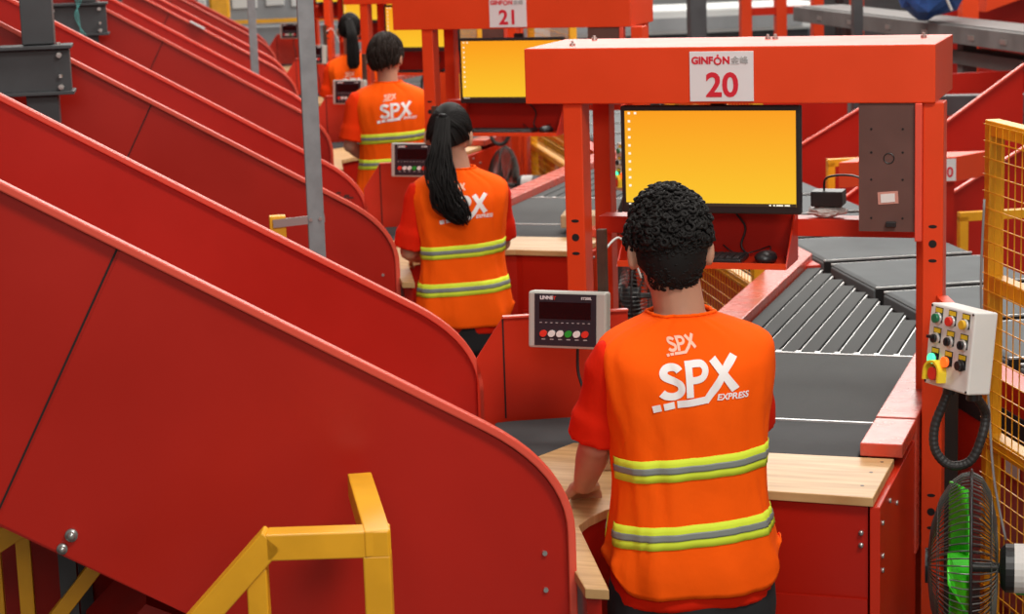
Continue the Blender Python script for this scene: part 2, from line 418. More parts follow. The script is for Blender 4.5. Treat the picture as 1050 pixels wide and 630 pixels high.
obox(bm,(mx0+.038,5.3195,mz1-.022),(.0065,0,0),(0,.0008,0),(0,0,.006))
obj('desktop_icons',bm,'icon',sc)
bm=BM(); box(bm,(mx0+.012,5.3194,mz0+.020),(mx1-.012,5.3205,mz0+.028)); tb=obj('taskbar',bm,'taskbar',sc)
bm=BM()
for x,w in ((mx0+.02,.006),(mx0+.03,.004),(mx0+.039,.004),(mx1-.083,.005),(mx1-.072,.005),(mx1-.064,.018),(mx1-.042,.014)):
    box(bm,(x,5.3186,mz0+.022),(x+w,5.3194,mz0+.026))
obj('taskbar_symbols',bm,'icon',sc)
# keyboard and mouse
kb=thing('keyboard','','keyboard',(-1.28,5.37,1.37))
bm=BM(); obox(bm,(-1.425,5.31,1.3695),(.30,0,0),(0,.11,0),(0,0,.012)); obj('keyboard_case',bm,'black',kb,bevel=.003)
bm=BM()
for r in range(5):
    for c in range(15): box(bm,(-1.418+c*.0192,5.318+r*.0192,1.381),(-1.418+c*.0192+.016,5.318+r*.0192+.016,1.386))
obj('keys',bm,'rubber',kb)
ms=thing('computer_mouse','','mouse',(-1.07,5.35,1.37))
bm=BM(); ellip(bm,(-1.065,5.35,1.383),(.030,.046,.019),seg=18); obj('mouse_shell',bm,'black',ms,smooth=True)
bm=BM(); tube(bm,smoothpath([(-1.065,5.39,1.385),(-1.07,5.43,1.40),(-1.11,5.44,1.385),(-1.16,5.43,1.378),(-1.20,5.44,1.40)]),.002,6); obj('mouse_cable',bm,'black',ms,smooth=True)
bm=BM(); tube(bm,smoothpath([(-1.205,5.40,1.58),(-1.17,5.43,1.50),(-1.14,5.445,1.45),(-1.15,5.44,1.40),(-1.13,5.43,1.376)]),.003,6)
mcab=tag(obj('monitor_cable',bm,'black',smooth=True),'','cable')
# --- weighing indicator
ind=thing('weighing_indicator','','scale display',(-1.5,4.98,1.2))
tl=math.radians(6)
def IP(x,z,y=0): # local panel coordinates to world (panel leans back)
    return Vector((-1.501+x, 4.952+math.sin(tl)*z+y*math.cos(tl), 1.278+math.cos(tl)*z-y*math.sin(tl)))
def ibox(bm,x0,x1,z0,z1,y0,y1): hexa(bm,[IP(x0,z0,y0),IP(x1,z0,y0),IP(x1,z0,y1),IP(x0,z0,y1),IP(x0,z1,y0),IP(x1,z1,y0),IP(x1,z1,y1),IP(x0,z1,y1)])
bm=BM(); ibox(bm,-.104,.104,-.073,.073,0,.045); obj('case',bm,'ind_case',ind,bevel=.006)
bm=BM(); ibox(bm,-.086,.078,-.066,.067,-.0015,0); face=obj('front_panel',bm,'ind_face',ind)
bm=BM(); ibox(bm,-.073,.064,.003,.046,-.0028,-.0015); obj('display_window',bm,'ind_glass',face)
for i,cn in enumerate(('btn_red','btn_white','btn_white','btn_green','btn_white','btn_red')):
    cx=-.062+i*.0222; bm=BM()
    pts=[IP(cx+math.cos(a)*.0095+math.sin(a)*.0015,-.035+math.sin(a)*.0088,-.0015) for a in [2*PI*k/20 for k in range(20)]]
    prism(bm,pts,IP(0,0,-.004)-IP(0,0,0)); b=obj('button',bm,cn,face)
    bm=BM(); ibox(bm,cx-.005,cx+.005,-.051,-.0485,-.0022,-.0015); obj('button_legend',bm,'sign_grey',face)
bm=BM()
for i in range(10): ibox(bm,-.072+i*.0142,-.066+i*.0142,-.008,-.006,-.0022,-.0015)
obj('unit_marks',bm,'sign_grey',face)
bm=place_text(text_bm('LINNE',.0125,.0004),IP(-.054,.0565,-.0022),(1,0,0),IP(0,1)-IP(0,0)); obj('maker_writing',bm,'sign_white',face)
bm=BM(); ibox(bm,-.037,-.029,.059,.061,-.0024,-.0015); ibox(bm,-.034,-.032,.052,.061,-.0024,-.0015); obj('maker_mark',bm,'btn_red',face)
bm=place_text(text_bm('ET200L',.009,.0002),IP(.052,.0565,-.0022),(1,0,0),IP(0,1)-IP(0,0)); obj('type_writing',bm,'sign_white',face)
bm=BM(); box(bm,(-1.470,5.004,1.20),(-1.425,5.03,1.34)); obj('bracket',bm,'dark_steel',ind)
bm=BM(); tube(bm,smoothpath([(-1.485,4.99,1.21),(-1.485,4.985,1.14),(-1.47,4.98,1.08),(-1.475,5.0,.99),(-1.50,5.03,.962)]),.004,8); obj('signal_cable',bm,'black',ind,smooth=True)
ipole=thing('indicator_pole','','pole',(-1.43,5.05,.95))
bm=BM(); box(bm,(-1.440,5.03,.952),(-1.418,5.055,1.50)); obj('tube',bm,mat('rusty_dark_steel',(.075,.035,.02),.6,var=.5,vscale=18),ipole)
bm=BM(); box(bm,(-1.465,5.005,.952),(-1.395,5.08,.958)); obj('foot_plate',bm,'dark_steel',ipole)
bm=BM(); tube(bm,smoothpath([(-1.43,5.06,1.44),(-1.40,5.10,1.47),(-1.37,5.12,1.42),(-1.35,5.13,1.36)]),.003,6); obj('cable',bm,'cable_white',ipole,smooth=True)

# --- worktop
cut=[(-.675,4.622),(-.925,4.632)]+[(-.88+math.cos(a)*.40,4.27+math.sin(a)*.372) for a in [math.radians(d) for d in range(100,186,10)]]
cut+=[(-1.095,3.855)]
fl=F(3.955,.715); bl=F(4.70,.715)
wo=cut+[(fl.x,fl.y),(bl.x,bl.y),(-1.56,4.80),(-1.50,4.975),(-.675,4.975)]
bm=BM(); prism(bm,[(x,y,.928) for x,y in wo],(0,0,.022)); wt=obj('worktop',bm,'wood',bevel=.002)
wt=tag(wt,'','worktop')
for (x,y) in ((-.715,4.72),(-.712,4.84),(-.70,4.94)):
    bm=BM(); cyl(bm,(x,y,.9498),(x,y,.9506),.0045,10); obj('screw',bm,'dark_steel',wt)
# --- cabinet below the worktop
cb=thing('workstation_cabinet','','cabinet',(-1.1,4.6,0))
ins=[(-.690,4.640),(-.925,4.648)]+[(-.88+math.cos(a)*.418,4.27+math.sin(a)*.39) for a in [math.radians(d) for d in range(100,181,10)]]+[(-1.13,3.92)]
f2=F(4.02,.73);b2=F(4.70,.73)
ins+=[(f2.x,f2.y),(b2.x,b2.y),(-1.50,4.97),(-.690,4.97)]
bm=BM(); prism(bm,[(x,y,0) for x,y in ins],(0,0,.927)); obj('carcass',bm,'red_chute',cb)
bm=BM(); box(bm,(-.684,4.628,0),(-.660,5.28,.926)); sp_=obj('side_panel',bm,'red',cb,bevel=.002)
for y,z in ((4.66,.88),(4.66,.80),(4.66,.765),(4.66,.60),(4.78,.90),(4.66,.42),(4.9,.86)):
    bm=BM(); cyl(bm,(-.661,y,z),(-.655,y,z),.006,10); obj('bolt',bm,'galv',sp_,smooth=True)
bm=BM(); box(bm,(-.925,4.6305,.0),(-.690,4.636,.70)); fp=obj('front_panel',bm,'red_chute',cb)
for x,z in ((-.705,.86),(-.705,.83)):
    bm=BM(); cyl(bm,(x,4.640,z),(x,4.632,z),.006,10); obj('bolt',bm,'galv',fp,smooth=True)
# --- back guard behind the infeed belt
bg=thing('infeed_guard_panel','','guard panel',(-1.7,5.2,.9))
bm=BM(); u=5.43
prism(bm,[F(u,.70,.90),F(u,.70,1.12),F(u,.775,1.229),F(u,1.12,1.229),F(u,1.12,.90)],Rd*.006); bp_=obj('sheet',bm,'red',bg)
bm=BM(); bar(bm,F(u-.001,.775,.95),F(u-.001,.775,1.225),.004,.003,side=Pd); obj('fold_line',bm,'hole',bp_)
bm=BM(); bar(bm,F(u,.775,1.231),F(u,1.12,1.231),.02,.005); obj('top_lip',bm,'orange_edge',bp_)
bm=BM(); prism(bm,[F(u+.01,.70,0),F(u+.01,.70,.90),F(u+.01,1.0,.90),F(u+.01,1.0,0)],Rd*.006); obj('skirt',bm,'red_chute',bg)

# --- belts
ib=thing('infeed_conveyor','','conveyor',(-1.1,5.3,.6))
def rbox(bm,x0,x1,y0,y1,z0,z1,r=.012):
    n=4; pr_=[]
    for k in range(n+1): a=PI/2*k/n; pr_.append((y0+r-r*math.cos(a), z1-r+r*math.sin(a)))
    for k in range(n+1): a=PI/2*k/n; pr_.append((y1-r+r*math.sin(a), z1-r+r*math.cos(a)))
    pr_+=[(y1,z0),(y0,z0)]
    prism(bm,[(x0,y,z) for y,z in pr_],(x1-x0,0,0))
c_=F(5.42,.74)
bm=BM(); prism(bm,[(x,y,.90) for x,y in ((-.765,4.98),(-1.50,4.98),(-1.57,4.80),(-1.71,4.94),(c_.x+.01,c_.y-.02),(-1.735,5.18),(-1.49,5.30),(-1.49,5.318),(-.765,5.318))],(0,0,.048)); obj('weighing_belt',bm,'belt_dark',ib,bevel=.006)
bm=BM(); rbox(bm,-1.366,-.765,5.332,6.150,.90,.95); obj('feeding_belt',bm,'belt',ib)
for y in (5.325,6.160):
    bm=BM(); box(bm,(-1.366,y-.0045,.90),(-.765,y+.0045,.951)); obj('end_bar',bm,'alu',ib)
bm=BM(); box(bm,(-1.366,5.0,.55),(-.765,6.15,.90)); obj('conveyor_body',bm,'red_chute',ib)
mg=thing('strip_belt_merge','','conveyor',(-1.1,6.8,.6))
x=-1.366; ns=10; pitch_s=(.601)/ns
for i in range(ns):
    x0=-1.366+i*pitch_s; x1=x0+pitch_s-.011
    y1=min((2.29-x0*.89259)/.45088,(2.29-x1*.89259)/.45088)
    bm=BM(); rbox(bm,x0,x1,6.172,y1,.905,.95,.014); obj('belt_strip',bm,'belt',mg)
    bm=BM(); box(bm,(x1+.004,6.19,.925),(x1+.008,y1-.03,.944)); obj('guide_rod',bm,'alu',mg)
    bm=BM(); box(bm,(x1-.004,6.168,.93),(x1+.013,6.186,.951)); obj('guide_clip',bm,'alu',mg)
bm=BM(); prism(bm,[(-1.366,6.17,.55),(-.765,6.17,.55),(-.765,6.55,.55),(-1.366,7.75,.55)],(0,0,.35)); obj('merge_body',bm,'red_chute',mg)
# --- side rails
rl=thing('conveyor_side_rail','','rail',(-1.42,6.5,.9))
def yv(x,v): return (v-x*.89259)/.45088
bm=BM(); prism(bm,[(-1.480,5.33,.62),(-1.372,5.33,.62),(-1.372,yv(-1.372,2.29),.62),(-1.480,yv(-1.48,2.29),.62)],(0,0,.363)); obj('rail_box',bm,'red_rail',rl,bevel=.003)
rr_=thing('conveyor_side_rail','','rail',(-.71,5.6,.9))
bm=BM(); prism(bm,[(-.760,4.98,.951),(-.655,4.98,.951),(-.655,5.245,.951),(-.760,5.245,.951)],(0,0,.034)); obj('front_block',bm,'red_rail',rr_,bevel=.003)
bm=BM(); prism(bm,[(-.760,5.25,.62),(-.655,5.25,.62),(-.655,yv(-.655,2.29),.62),(-.760,yv(-.76,2.29),.62)],(0,0,.368)); obj('rail_box',bm,'red_rail',rr_,bevel=.003)

# --- control box on a bracket
cbx=thing('control_box','','control box',(-.56,4.95,1.15))
A0=Vector((-.5754,4.8777,1.3648)); yw=math.radians(45.8); ti=math.radians(6.4)
ex=Vector((math.cos(yw),-math.sin(yw),0)); ey=Vector((math.sin(yw),math.cos(yw),0))
cu_=UP*math.cos(ti)+ey*math.sin(ti); ck=ey*math.cos(ti)-UP*math.sin(ti)
cw,ch,cd_=.164,.1936,.067
def CB(a,b,c=0): return A0+ex*a-cu_*b+ck*c
def cbox(bm,a0,a1,b0,b1,c0_,c1_): hexa(bm,[CB(a0,b1,c0_),CB(a1,b1,c0_),CB(a1,b1,c1_),CB(a0,b1,c1_),CB(a0,b0,c0_),CB(a1,b0,c0_),CB(a1,b0,c1_),CB(a0,b0,c1_)])
bm=BM(); cbox(bm,0,cw,0,ch,0,cd_); cc=obj('enclosure',bm,'white_plastic',cbx,bevel=.004)
for (a,b) in ((.006,.006),(cw-.006,.006),(.006,ch-.006),(cw-.006,ch-.006)):
    bm=BM(); cyl(bm,CB(a,b,0),CB(a,b,-.0015),.003,8); obj('screw',bm,'black',cc)
def disc(nm,a,b,r,c0_,c1_,mt,par):
    bm=BM(); cyl(bm,CB(a,b,c0_),CB(a,b,c1_),r,20); return obj(nm,bm,mt,par,bevel=.0015)
rows=[('btn_dkgreen','btn_red','btn_yellow'),('key','key','key'),('lamp_green','lamp_orange','black')]
for r in range(3):
    for c in range(3):
        a=.034+c*.050; b=.030+r*.048
        bm=BM(); cbox(bm,a-.014,a+.014,b-.023,b+.012,-.0012,0); pl_=obj('legend_plate',bm,'black',cc)
        bm=BM(); cbox(bm,a-.012,a+.012,b-.021,b-.011,-.002,-.0012); obj('legend',bm,'tag_yellow',pl_)
        k=rows[r][c]
        if k=='key':
            disc('collar',a,b+.003,.0135,-.008,-.0012,'alu',cc)
            kn=disc('key_switch',a,b+.003,.0105,-.014,-.008,'black',cc)
            bm=BM()
            if c==0: cbox(bm,a-.013,a+.004,b-.004,b+.003,-.022,-.014)
            else: cbox(bm,a-.002,a+.002,b-.005,b+.010,-.018,-.014)
            obj('key_handle',bm,'black',kn)
        else:
            disc('collar',a,b+.003,.0135,-.007,-.0012,'alu' if not k.startswith('lamp') and k!='black' else 'black',cc)
            disc('lamp' if k.startswith('lamp') else 'push_button',a,b+.003,.0125 if k.startswith('lamp') else .0112,-.015,-.007,k,cc)
# emergency stop with yellow shroud
bm=BM(); a,b=.052,.160
seg=16; ro,ri=.030,.024
pr1=[(a+math.cos(t)*ro,b-math.sin(t)*ro) for t in [PI*k/seg for k in range(seg+1)]]+[(a-ro,b+.020)]
pr1=[(a+ro,b+.020)]+pr1
pr2=[(a+math.cos(t)*ri,b-math.sin(t)*ri) for t in [PI*k/seg for k in range(seg+1)]]+[(a-ri,b+.020)]
pr2=[(a+ri,b+.020)]+pr2
for i in range(len(pr1)-1):
    q=[pr1[i],pr1[i+1],pr2[i+1],pr2[i]]
    P=[CB(p[0],p[1],0) for p in q]; prism(bm,P,ck*-.024)
obj('stop_button_shroud',bm,'estop_yellow',cc)
disc('stop_button',a,b+.002,.016,-.021,-.0,'btn_red',cc)
bm=BM(); 
pA=CB(cw*.45,ch*.3,cd_+.001); obox(bm,pA,(.03,0,0),Vector((-.615,5.312,pA.z))-pA,UP*-.03); obj('mounting_bracket',bm,'red_frame',cbx)
hs=thing('cable_hose','','hose',(-.55,4.95,1.17))
h0=CB(.055,ch+.002,.035); h1=CB(.135,ch+.002,.04)
bm=BM(); pts=smoothpath([h0,h0+Vector((-.012,-.005,-.035)),h0+Vector((-.033,-.012,-.095)),h0+Vector((-.030,-.02,-.150)),h0+Vector((.004,-.02,-.185)),h0+Vector((.05,-.01,-.175)),h0+Vector((.075,.0,-.12)),h0+Vector((.082,.01,-.06)),h1+Vector((-.0,.0,-.0))],10)
tube(bm,pts,[.0108+(.0008 if i%2 else 0) for i in range(len(pts))],14); obj('corrugated_tube',bm,'rubber',hs,smooth=False)
for p in (h0,h1):
    bm=BM(); cyl(bm,p,p-UP*.015,.0155,12); obj('cable_gland',bm,'black',hs)

# --- fan
def fan():
    t=thing('wall_fan','','fan',(-.40,4.86,0))
    c=Vector((-.470,4.80,.742)); F0=Vector((-.0975,.9952,0)); ax=Vector((.9952,.0975,0)) # axis toward motor
    R=.225; P1=F0; P2=UP
    def pt(r,a,d): return c+(P1*math.cos(a)+P2*math.sin(a))*r+ax*d
    hub=t
    bm=BM(); bm2=BM()
    N_=80
    for k in range(N_):
        a=2*PI*k/N_
        tube(bm,[pt(r,a,-.10*math.sqrt(max(0,1-(r/R)**2.2))) for r in (.035,.10,.16,.20,.22,R)],.0017,4)
        tube(bm2,[pt(r,a,.062*math.sqrt(max(0,1-(r/R)**3.0))) for r in (.05,.12,.18,.212,R)],.0017,4)
    for r in (.08,.15): torus(bm,pt(0,0,-.10*math.sqrt(1-(r/R)**2.2)),ax,r,.0013,40,5)
    for r in (.10,.17): torus(bm2,pt(0,0,.062*math.sqrt(1-(r/R)**3.0)),ax,r,.0013,40,5)
    g1=obj('front_guard',bm,'wire',t); g2=obj('rear_guard',bm2,'wire',t)
    bm=BM(); cyl(bm,pt(0,0,-.106),pt(0,0,-.098),.042,24); obj('badge',bm,'black',g1)
    bm=BM(); tube(bm,[pt(R,2*PI*k/48,0) for k in range(48)],[(.009,.004)]*48,8,closed=True); obj('rim_band',bm,'black',t,smooth=True)
    bm=BM(); cyl(bm,pt(0,0,-.055),pt(0,0,.0),.035,20); hb=obj('hub',bm,'fan_green',t,bevel=.005)
    for b in range(4):
        bm=BM(); L_=[]
        for i,(r,w) in enumerate(((.03,.03),(.07,.055),(.12,.085),(.165,.10),(.195,.085),(.205,.04))):
            row=[]
            for s in range(7):
                f=s/6-.5; ang=2*PI*b/4+PI/2-.15+ (f*w*1.6)/max(r,.06) + (r*1.0)
                row.append((r,ang,-.028+f*.045))
            L_.append(row)
        vs=[[bm.verts.new(pt(*q)) for q in row] for row in L_]
        for i in range(len(vs)-1):
            for j in range(6): bm.faces.new((vs[i][j],vs[i][j+1],vs[i+1][j+1],vs[i+1][j]))
        o=obj('blade',bm,'fan_green',t,smooth=True); so=o.modifiers.new('t','SOLIDIFY'); so.thickness=.003
    bm=BM(); tube(bm,[pt(0,0,.0),pt(0,0,.066),pt(0,0,.07)],[.012,.012,.05],16)
    tube(bm,[pt(0,0,.068),pt(0,0,.08),pt(0,0,.20),pt(0,0,.22)],[.045,.058,.058,.035],24); mo_=obj('motor_housing',bm,'black',t,smooth=False)
    bm=BM(); tube(bm,[pt(0,0,.10),pt(0,0,.165)],.0588,24); obj('motor_label',bm,'label_white',mo_)
    bm=BM(); tube(bm,[pt(0,0,.105)-UP*.03,pt(0,0,.16)-UP*.03],.0345,16); obj('green_label_band',bm,'btn_green',mo_)
    m0=pt(0,0,.14)
    bm=BM(); cyl(bm,m0-UP*.05,Vector((m0.x,m0.y,.04)),.014,14); obj('pole',bm,'dark_steel',t,smooth=True)
    bm=BM(); cyl(bm,(m0.x,m0.y,0),(m0.x,m0.y,.045),.17,28); obj('base',bm,'black',t,bevel=.01)
    return t
fn=fan()

# --- mesh fence between the stations
fe=thing('mesh_fence','','fence',F(4.4,1.99,0))
v=2.005
for u in (5.03,3.62):
    bm=BM(); box_c(bm,F(u,v,0),.02,.02,1.745); obj('post',bm,'yellow',fe,bevel=.003)
for z in (1.725,1.325,.905,.12):
    bm=BM(); bar(bm,F(5.01,v,z-.0),F(3.64,v,z),.04,.04); obj('rail',bm,'yellow',fe,bevel=.003)
def mesh_panel(z0,z1):
    bm=BM(); n=int((5.01-3.64)/.042)
    for i in range(n+1):
        u=3.64+i*(1.37/n); bar(bm,F(u,v-.022,z0),F(u,v-.022,z1),.0024,.0024,side=Rd)
    m_=int((z1-z0)/.042)
    for j in range(m_+1):
        z=z0+j*(z1-z0)/m_; bar(bm,F(3.62,v-.0245,z),F(5.045,v-.0245,z),.0024,.0024)
    obj('wire_mesh',bm,'yellow',fe)
mesh_panel(.92,1.735); mesh_panel(.12,.90)
bm=BM(); tube(bm,smoothpath([F(4.97,v-.05,1.55),F(4.96,v-.06,1.3),F(4.93,v-.05,1.05),F(4.86,v-.06,.85),F(4.80,v-.05,.70)]),.0035,6)
fcab=tag(obj('hanging_cable',bm,'cable_grey',smooth=True),'','cable')

dc=thing('shade_filler','added black upright shade duct behind the hose of the white control box','filler',F(5.13,1.90,0))  # black upright added to stand in for the shadowed gap beside the post
bm=BM(); box_c(bm,F(5.13,1.905,0),.036,.03,1.12); obj('filler_body',bm,'black',dc,bevel=.003)
bm=BM(); box_c(bm,F(5.13,1.905,1.12),.04,.034,.012); obj('filler_cap',bm,'dark_steel',dc)
# --- main line side guard
sg=thing('main_line_guard','','guard',F(4.6,2.25,0))
bm=BM(); prism(bm,[F(3.75,2.20,.30),F(3.75,2.20,.96),F(3.75,2.285,.96),F(3.75,2.285,.30)],Rd*2.05); g_=obj('side_box',bm,'red',sg,bevel=.003)
bm=BM(); prism(bm,[F(3.75,2.197,.80),F(3.75,2.197,.88),F(3.75,2.20,.88),F(3.75,2.20,.80)],Rd*2.05); obj('dark_slot',bm,'hole',g_)
bm=BM(); prism(bm,[F(5.30,2.194,.70),F(5.30,2.194,.78),F(5.30,2.196,.78),F(5.30,2.196,.70)],Rd*.10); obj('notice',bm,'label_white',g_)
for u in (3.85,5.6):
    bm=BM(); box_c(bm,F(u,2.25,0),.03,.03,.31); obj('leg',bm,'red',sg)

# copy everything along the row
NS=5
station_copies(tr,NS,'dark red sheet-metal keyboard tray hanging under the monitor %s','keyboard trays',DXM)
station_copies(mo,NS,'black flat monitor showing a plain yellow desktop %s','monitors with yellow desktops',DXM)
station_copies(kb,NS,'black keyboard lying in the red tray %s','keyboards in the trays',DXM)
station_copies(ms,NS,'black computer mouse in the red tray %s','mice in the trays',DXM)
station_copies(mcab,NS,'thin black cable dangling below the monitor %s','monitor cables',DXM)
station_copies(ind,NS,'grey weighing indicator with dark face and coloured buttons %s','weighing indicators')
station_copies(ipole,NS,'thin rusty dark upright pole holding the weighing indicator %s','indicator poles')
station_copies(wt,NS,'pale plywood worktop with a rounded body cut-out %s','plywood worktops')
station_copies(cb,NS,'red sheet-metal cabinet under the worktop %s','red cabinets')
station_copies(bg,NS,'upright red guard panel behind the infeed belt %s','infeed guard panels')
station_copies(ib,NS,'dark grey flat infeed belt conveyor %s','infeed conveyors')
station_copies(mg,NS,'row of narrow grey strip belts %s','strip belt merges')
station_copies(rl,NS,'left scuffed red side rail of the belt %s','left side rails')
station_copies(rr_,NS,'right scuffed red side rail of the belt %s','right side rails')
station_copies(cbx,NS,'white control box with coloured buttons and yellow stop shroud %s','control boxes')
station_copies(hs,NS,'black corrugated cable hose looping below the control box %s','cable hoses')
station_copies(fn,4,'round caged fan with green blades facing left %s','fans')
for k,c_ in enumerate([o for o in bpy.data.objects if o.parent and o.parent.name.startswith('wall_fan') and o.parent!=fn and o.name.startswith(('blade','hub'))]):
    c_.material_slots[0].link='OBJECT'; c_.material_slots[0].material=M['black']
for o in bpy.data.objects:
    if o.name.startswith('wall_fan') and o!=fn: o['label']=o['label'].replace('green','dark')
station_copies(fe,4,'yellow wire-mesh fence panel to the right %s','mesh fence panels')
station_copies(fcab,2,'thin grey cable hanging in front of the fence %s','hanging cables')
station_copies(sg,4,'red guard box along the main line, behind the fence %s','main line guards')
hdr=['wide red steel frame whose header box carries sign 20','wide red steel frame whose header box carries sign 21','red steel frame of the third workstation from the camera','red steel frame of the fourth workstation from the camera','red steel frame of the farthest workstation']
fr['label']=hdr[0]; fr['group']='red workstation frames'
for k in range(1,NS):
    g=dup(fr,Rd*PITCH*k+(UP*.015 if k==1 else DXM[k]),hdr[k],'red workstation frames')
    if k==1:
        for c_ in bpy.data.objects:
            if c_.parent==g and c_.name.startswith(('post','cross_rail')): c_.location.x+=.028
# number signs
for k,num in ((0,'20'),(1,'21')):
    o=Rd*PITCH*k+UP*(.015 if k==1 else 0)
    s=thing('number_sign','white sign with red number %s on the %s header box'%(num,'nearest' if k==0 else 'second'),'sign',Vector((-1.167,5.29,1.868))+o,'numbered signs')
    bm=BM(); box(bm,(-1.251+o.x,5.2925+o.y,1.803+o.z),(-1.082+o.x,5.2965+o.y,1.933+o.z)); pp=obj('plate',bm,'sign_white',s,bevel=.001)
    X=(1,0,0); Z=(0,0,1); y=5.2918+o.y
    bm=place_text(text_bm(num,.087,.0022),(-1.167+.002+o.x,y,1.843+o.z),X,Z); obj('number',bm,'sign_red',pp)
    bm=place_text(text_bm('GINF',.0255,.0011),(-1.220+.003+o.x,y,1.909+o.z),X,Z)
    obj('company_name',bm,'sign_red',pp)
    bm=BM(); torus(bm,(-1.1755+o.x,y,1.9085+o.z),(0,1,0),.0085,.0026,24,6); cyl(bm,(-1.1755+o.x,y+.0005,1.9225+o.z),(-1.1755+o.x,y-.0006,1.9225+o.z),.0028,10); obj('company_name',bm,'sign_red',pp)
    bm=place_text(text_bm('N',.0255,.0011),(-1.1535+o.x,y,1.909+o.z),X,Z); obj('company_name',bm,'sign_red',pp)
    bm=place_text(text_bm('金峰',.023,.0003),(-1.118+o.x,y,1.908+o.z),X,Z); obj('company_name',bm,'sign_grey',pp)

# network box and plastic bundle on cross rail of station 20
nb=thing('adapter_box','black adapter box on the cross rail right of the yellow monitor 20','electronics',(-.93,5.49,1.472))
bm=BM(); box(bm,(-.965,5.46,1.505),(-.88,5.53,1.545)); obj('case',bm,'black',nb,bevel=.003)
bm=BM(); tube(bm,smoothpath([(-.935,5.50,1.545),(-.93,5.49,1.575),(-.90,5.47,1.588),(-.85,5.42,1.595),(-.81,5.33,1.60)]),.003,8); obj('cable',bm,'black',nb,smooth=True)
bm=BM(); bmesh.ops.create_icosphere(bm,subdivisions=3,radius=1)
for v_ in bm.verts:
    d=1+.28*noise.noise(v_.co*2.3)+.15*noise.noise(v_.co*6); v_.co=Vector((-.925+v_.co.x*.052*d,5.492+v_.co.y*.03*d,1.489+v_.co.z*.0165*d))
tag(obj('plastic_bag',bm,'plastic_bag'),'crumpled white plastic bag on the cross rail right of monitor 20','bag')
# small carton in front of the man
bm=BM(); 
o_=Vector((-1.355,4.72,.951)); obox(bm,o_,(.10,.05,0),(-.04,.08,0),(0,0,.085)); bx_=obj('small_parcel',bm,'cardboard',bevel=.002)
tag(bx_,'small beige cardboard parcel on the worktop between the man and his left arm','parcel')
bm=BM(); obox(bm,(-2.55,8.36,.975),(.22,.03,0),(-.03,.16,0),(0,0,.055)); tag(obj('parcel',bm,'cardboard',bevel=.004),'pale cardboard parcel lying on the belt in front of the woman at workstation 21','parcel')

# ================================================================== MAIN LINE SORTER
ml=thing('cross_belt_sorter','long train of light grey cross-belt carts running along behind the workstations','conveyor',F(8,2.6,0))
cp_=.617; u=7.57-cp_*6
for i in range(34):
    ua=u+i*cp_+.040; ub=u+(i+1)*cp_-.040
    bm=BM(); 
    v0,v1=2.345,2.95; r=.018
    pr_=[(v0,.935),(v0+.02,.95),(v1-.02,.95),(v1,.935),(v1,.90),(v0,.90)]
    prism(bm,[F(ua+.012,a,b) for a,b in pr_],Rd*(ub-ua-.024)); cbt=obj('cart_belt',bm,'cart_belt',ml,bevel=.004)
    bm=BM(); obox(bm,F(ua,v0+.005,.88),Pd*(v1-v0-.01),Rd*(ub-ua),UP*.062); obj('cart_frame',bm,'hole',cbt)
    if i<22:
        bm=BM()
        for q in (ua+.005,ub-.005): obox(bm,F(q-.004,v0+.005,.942),Pd*(v1-v0-.01),Rd*.008,UP*.006)
        obj('edge_strip',bm,'alu',cbt)
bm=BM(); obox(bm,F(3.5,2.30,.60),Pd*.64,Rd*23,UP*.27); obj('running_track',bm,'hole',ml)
bm=BM(); obox(bm,F(3.5,2.97,.40),Pd*.06,Rd*23,UP*.44); obj('outer_side_rail',bm,'red',ml)
for i in range(12):
    bm=BM(); box_c(bm,F(4+i*1.85,2.63,0),.04,.04,.6); obj('leg',bm,'dark_steel',ml)

# ================================================================== PEOPLE
def interp(tab, z):
    if z<=tab[0][0]: return list(tab[0][1:])
    for i in range(len(tab)-1):
        if tab[i][0]<=z<=tab[i+1][0]:
            t=(z-tab[i][0])/(tab[i+1][0]-tab[i][0])
            p0=tab[max(i-1,0)];p1=tab[i];p2=tab[i+1];p3=tab[min(i+2,len(tab)-1)]
            r=[]
            for k in range(1,len(p1)):
                m1=(p2[k]-p0[k])/(p2[0]-p0[0]); m2=(p3[k]-p1[k])/(p3[0]-p1[0]); h=p2[0]-p1[0]
                r.append((2*t**3-3*t**2+1)*p1[k]+(t**3-2*t**2+t)*h*m1+(-2*t**3+3*t**2)*p2[k]+(t**3-t**2)*h*m2)
            return r
    return list(tab[-1][1:])
def ring(tab,z,n,off=0,ex=2.5,wr=None):
    a,b,cx,cy=interp(tab,z); out=[]
    for k in range(n):
        t=2*PI*k/n; c,s=math.cos(t),math.sin(t)
        e=2/ex
        x=(a+off)*math.copysign(abs(c)**e,c); y=(b+off)*math.copysign(abs(s)**e,s)
        if wr: 
            d=wr(t,z); L=math.hypot(x,y); x*=1+d/L; y*=1+d/L
        out.append(Vector((cx+x,cy+y,z)))
    return out
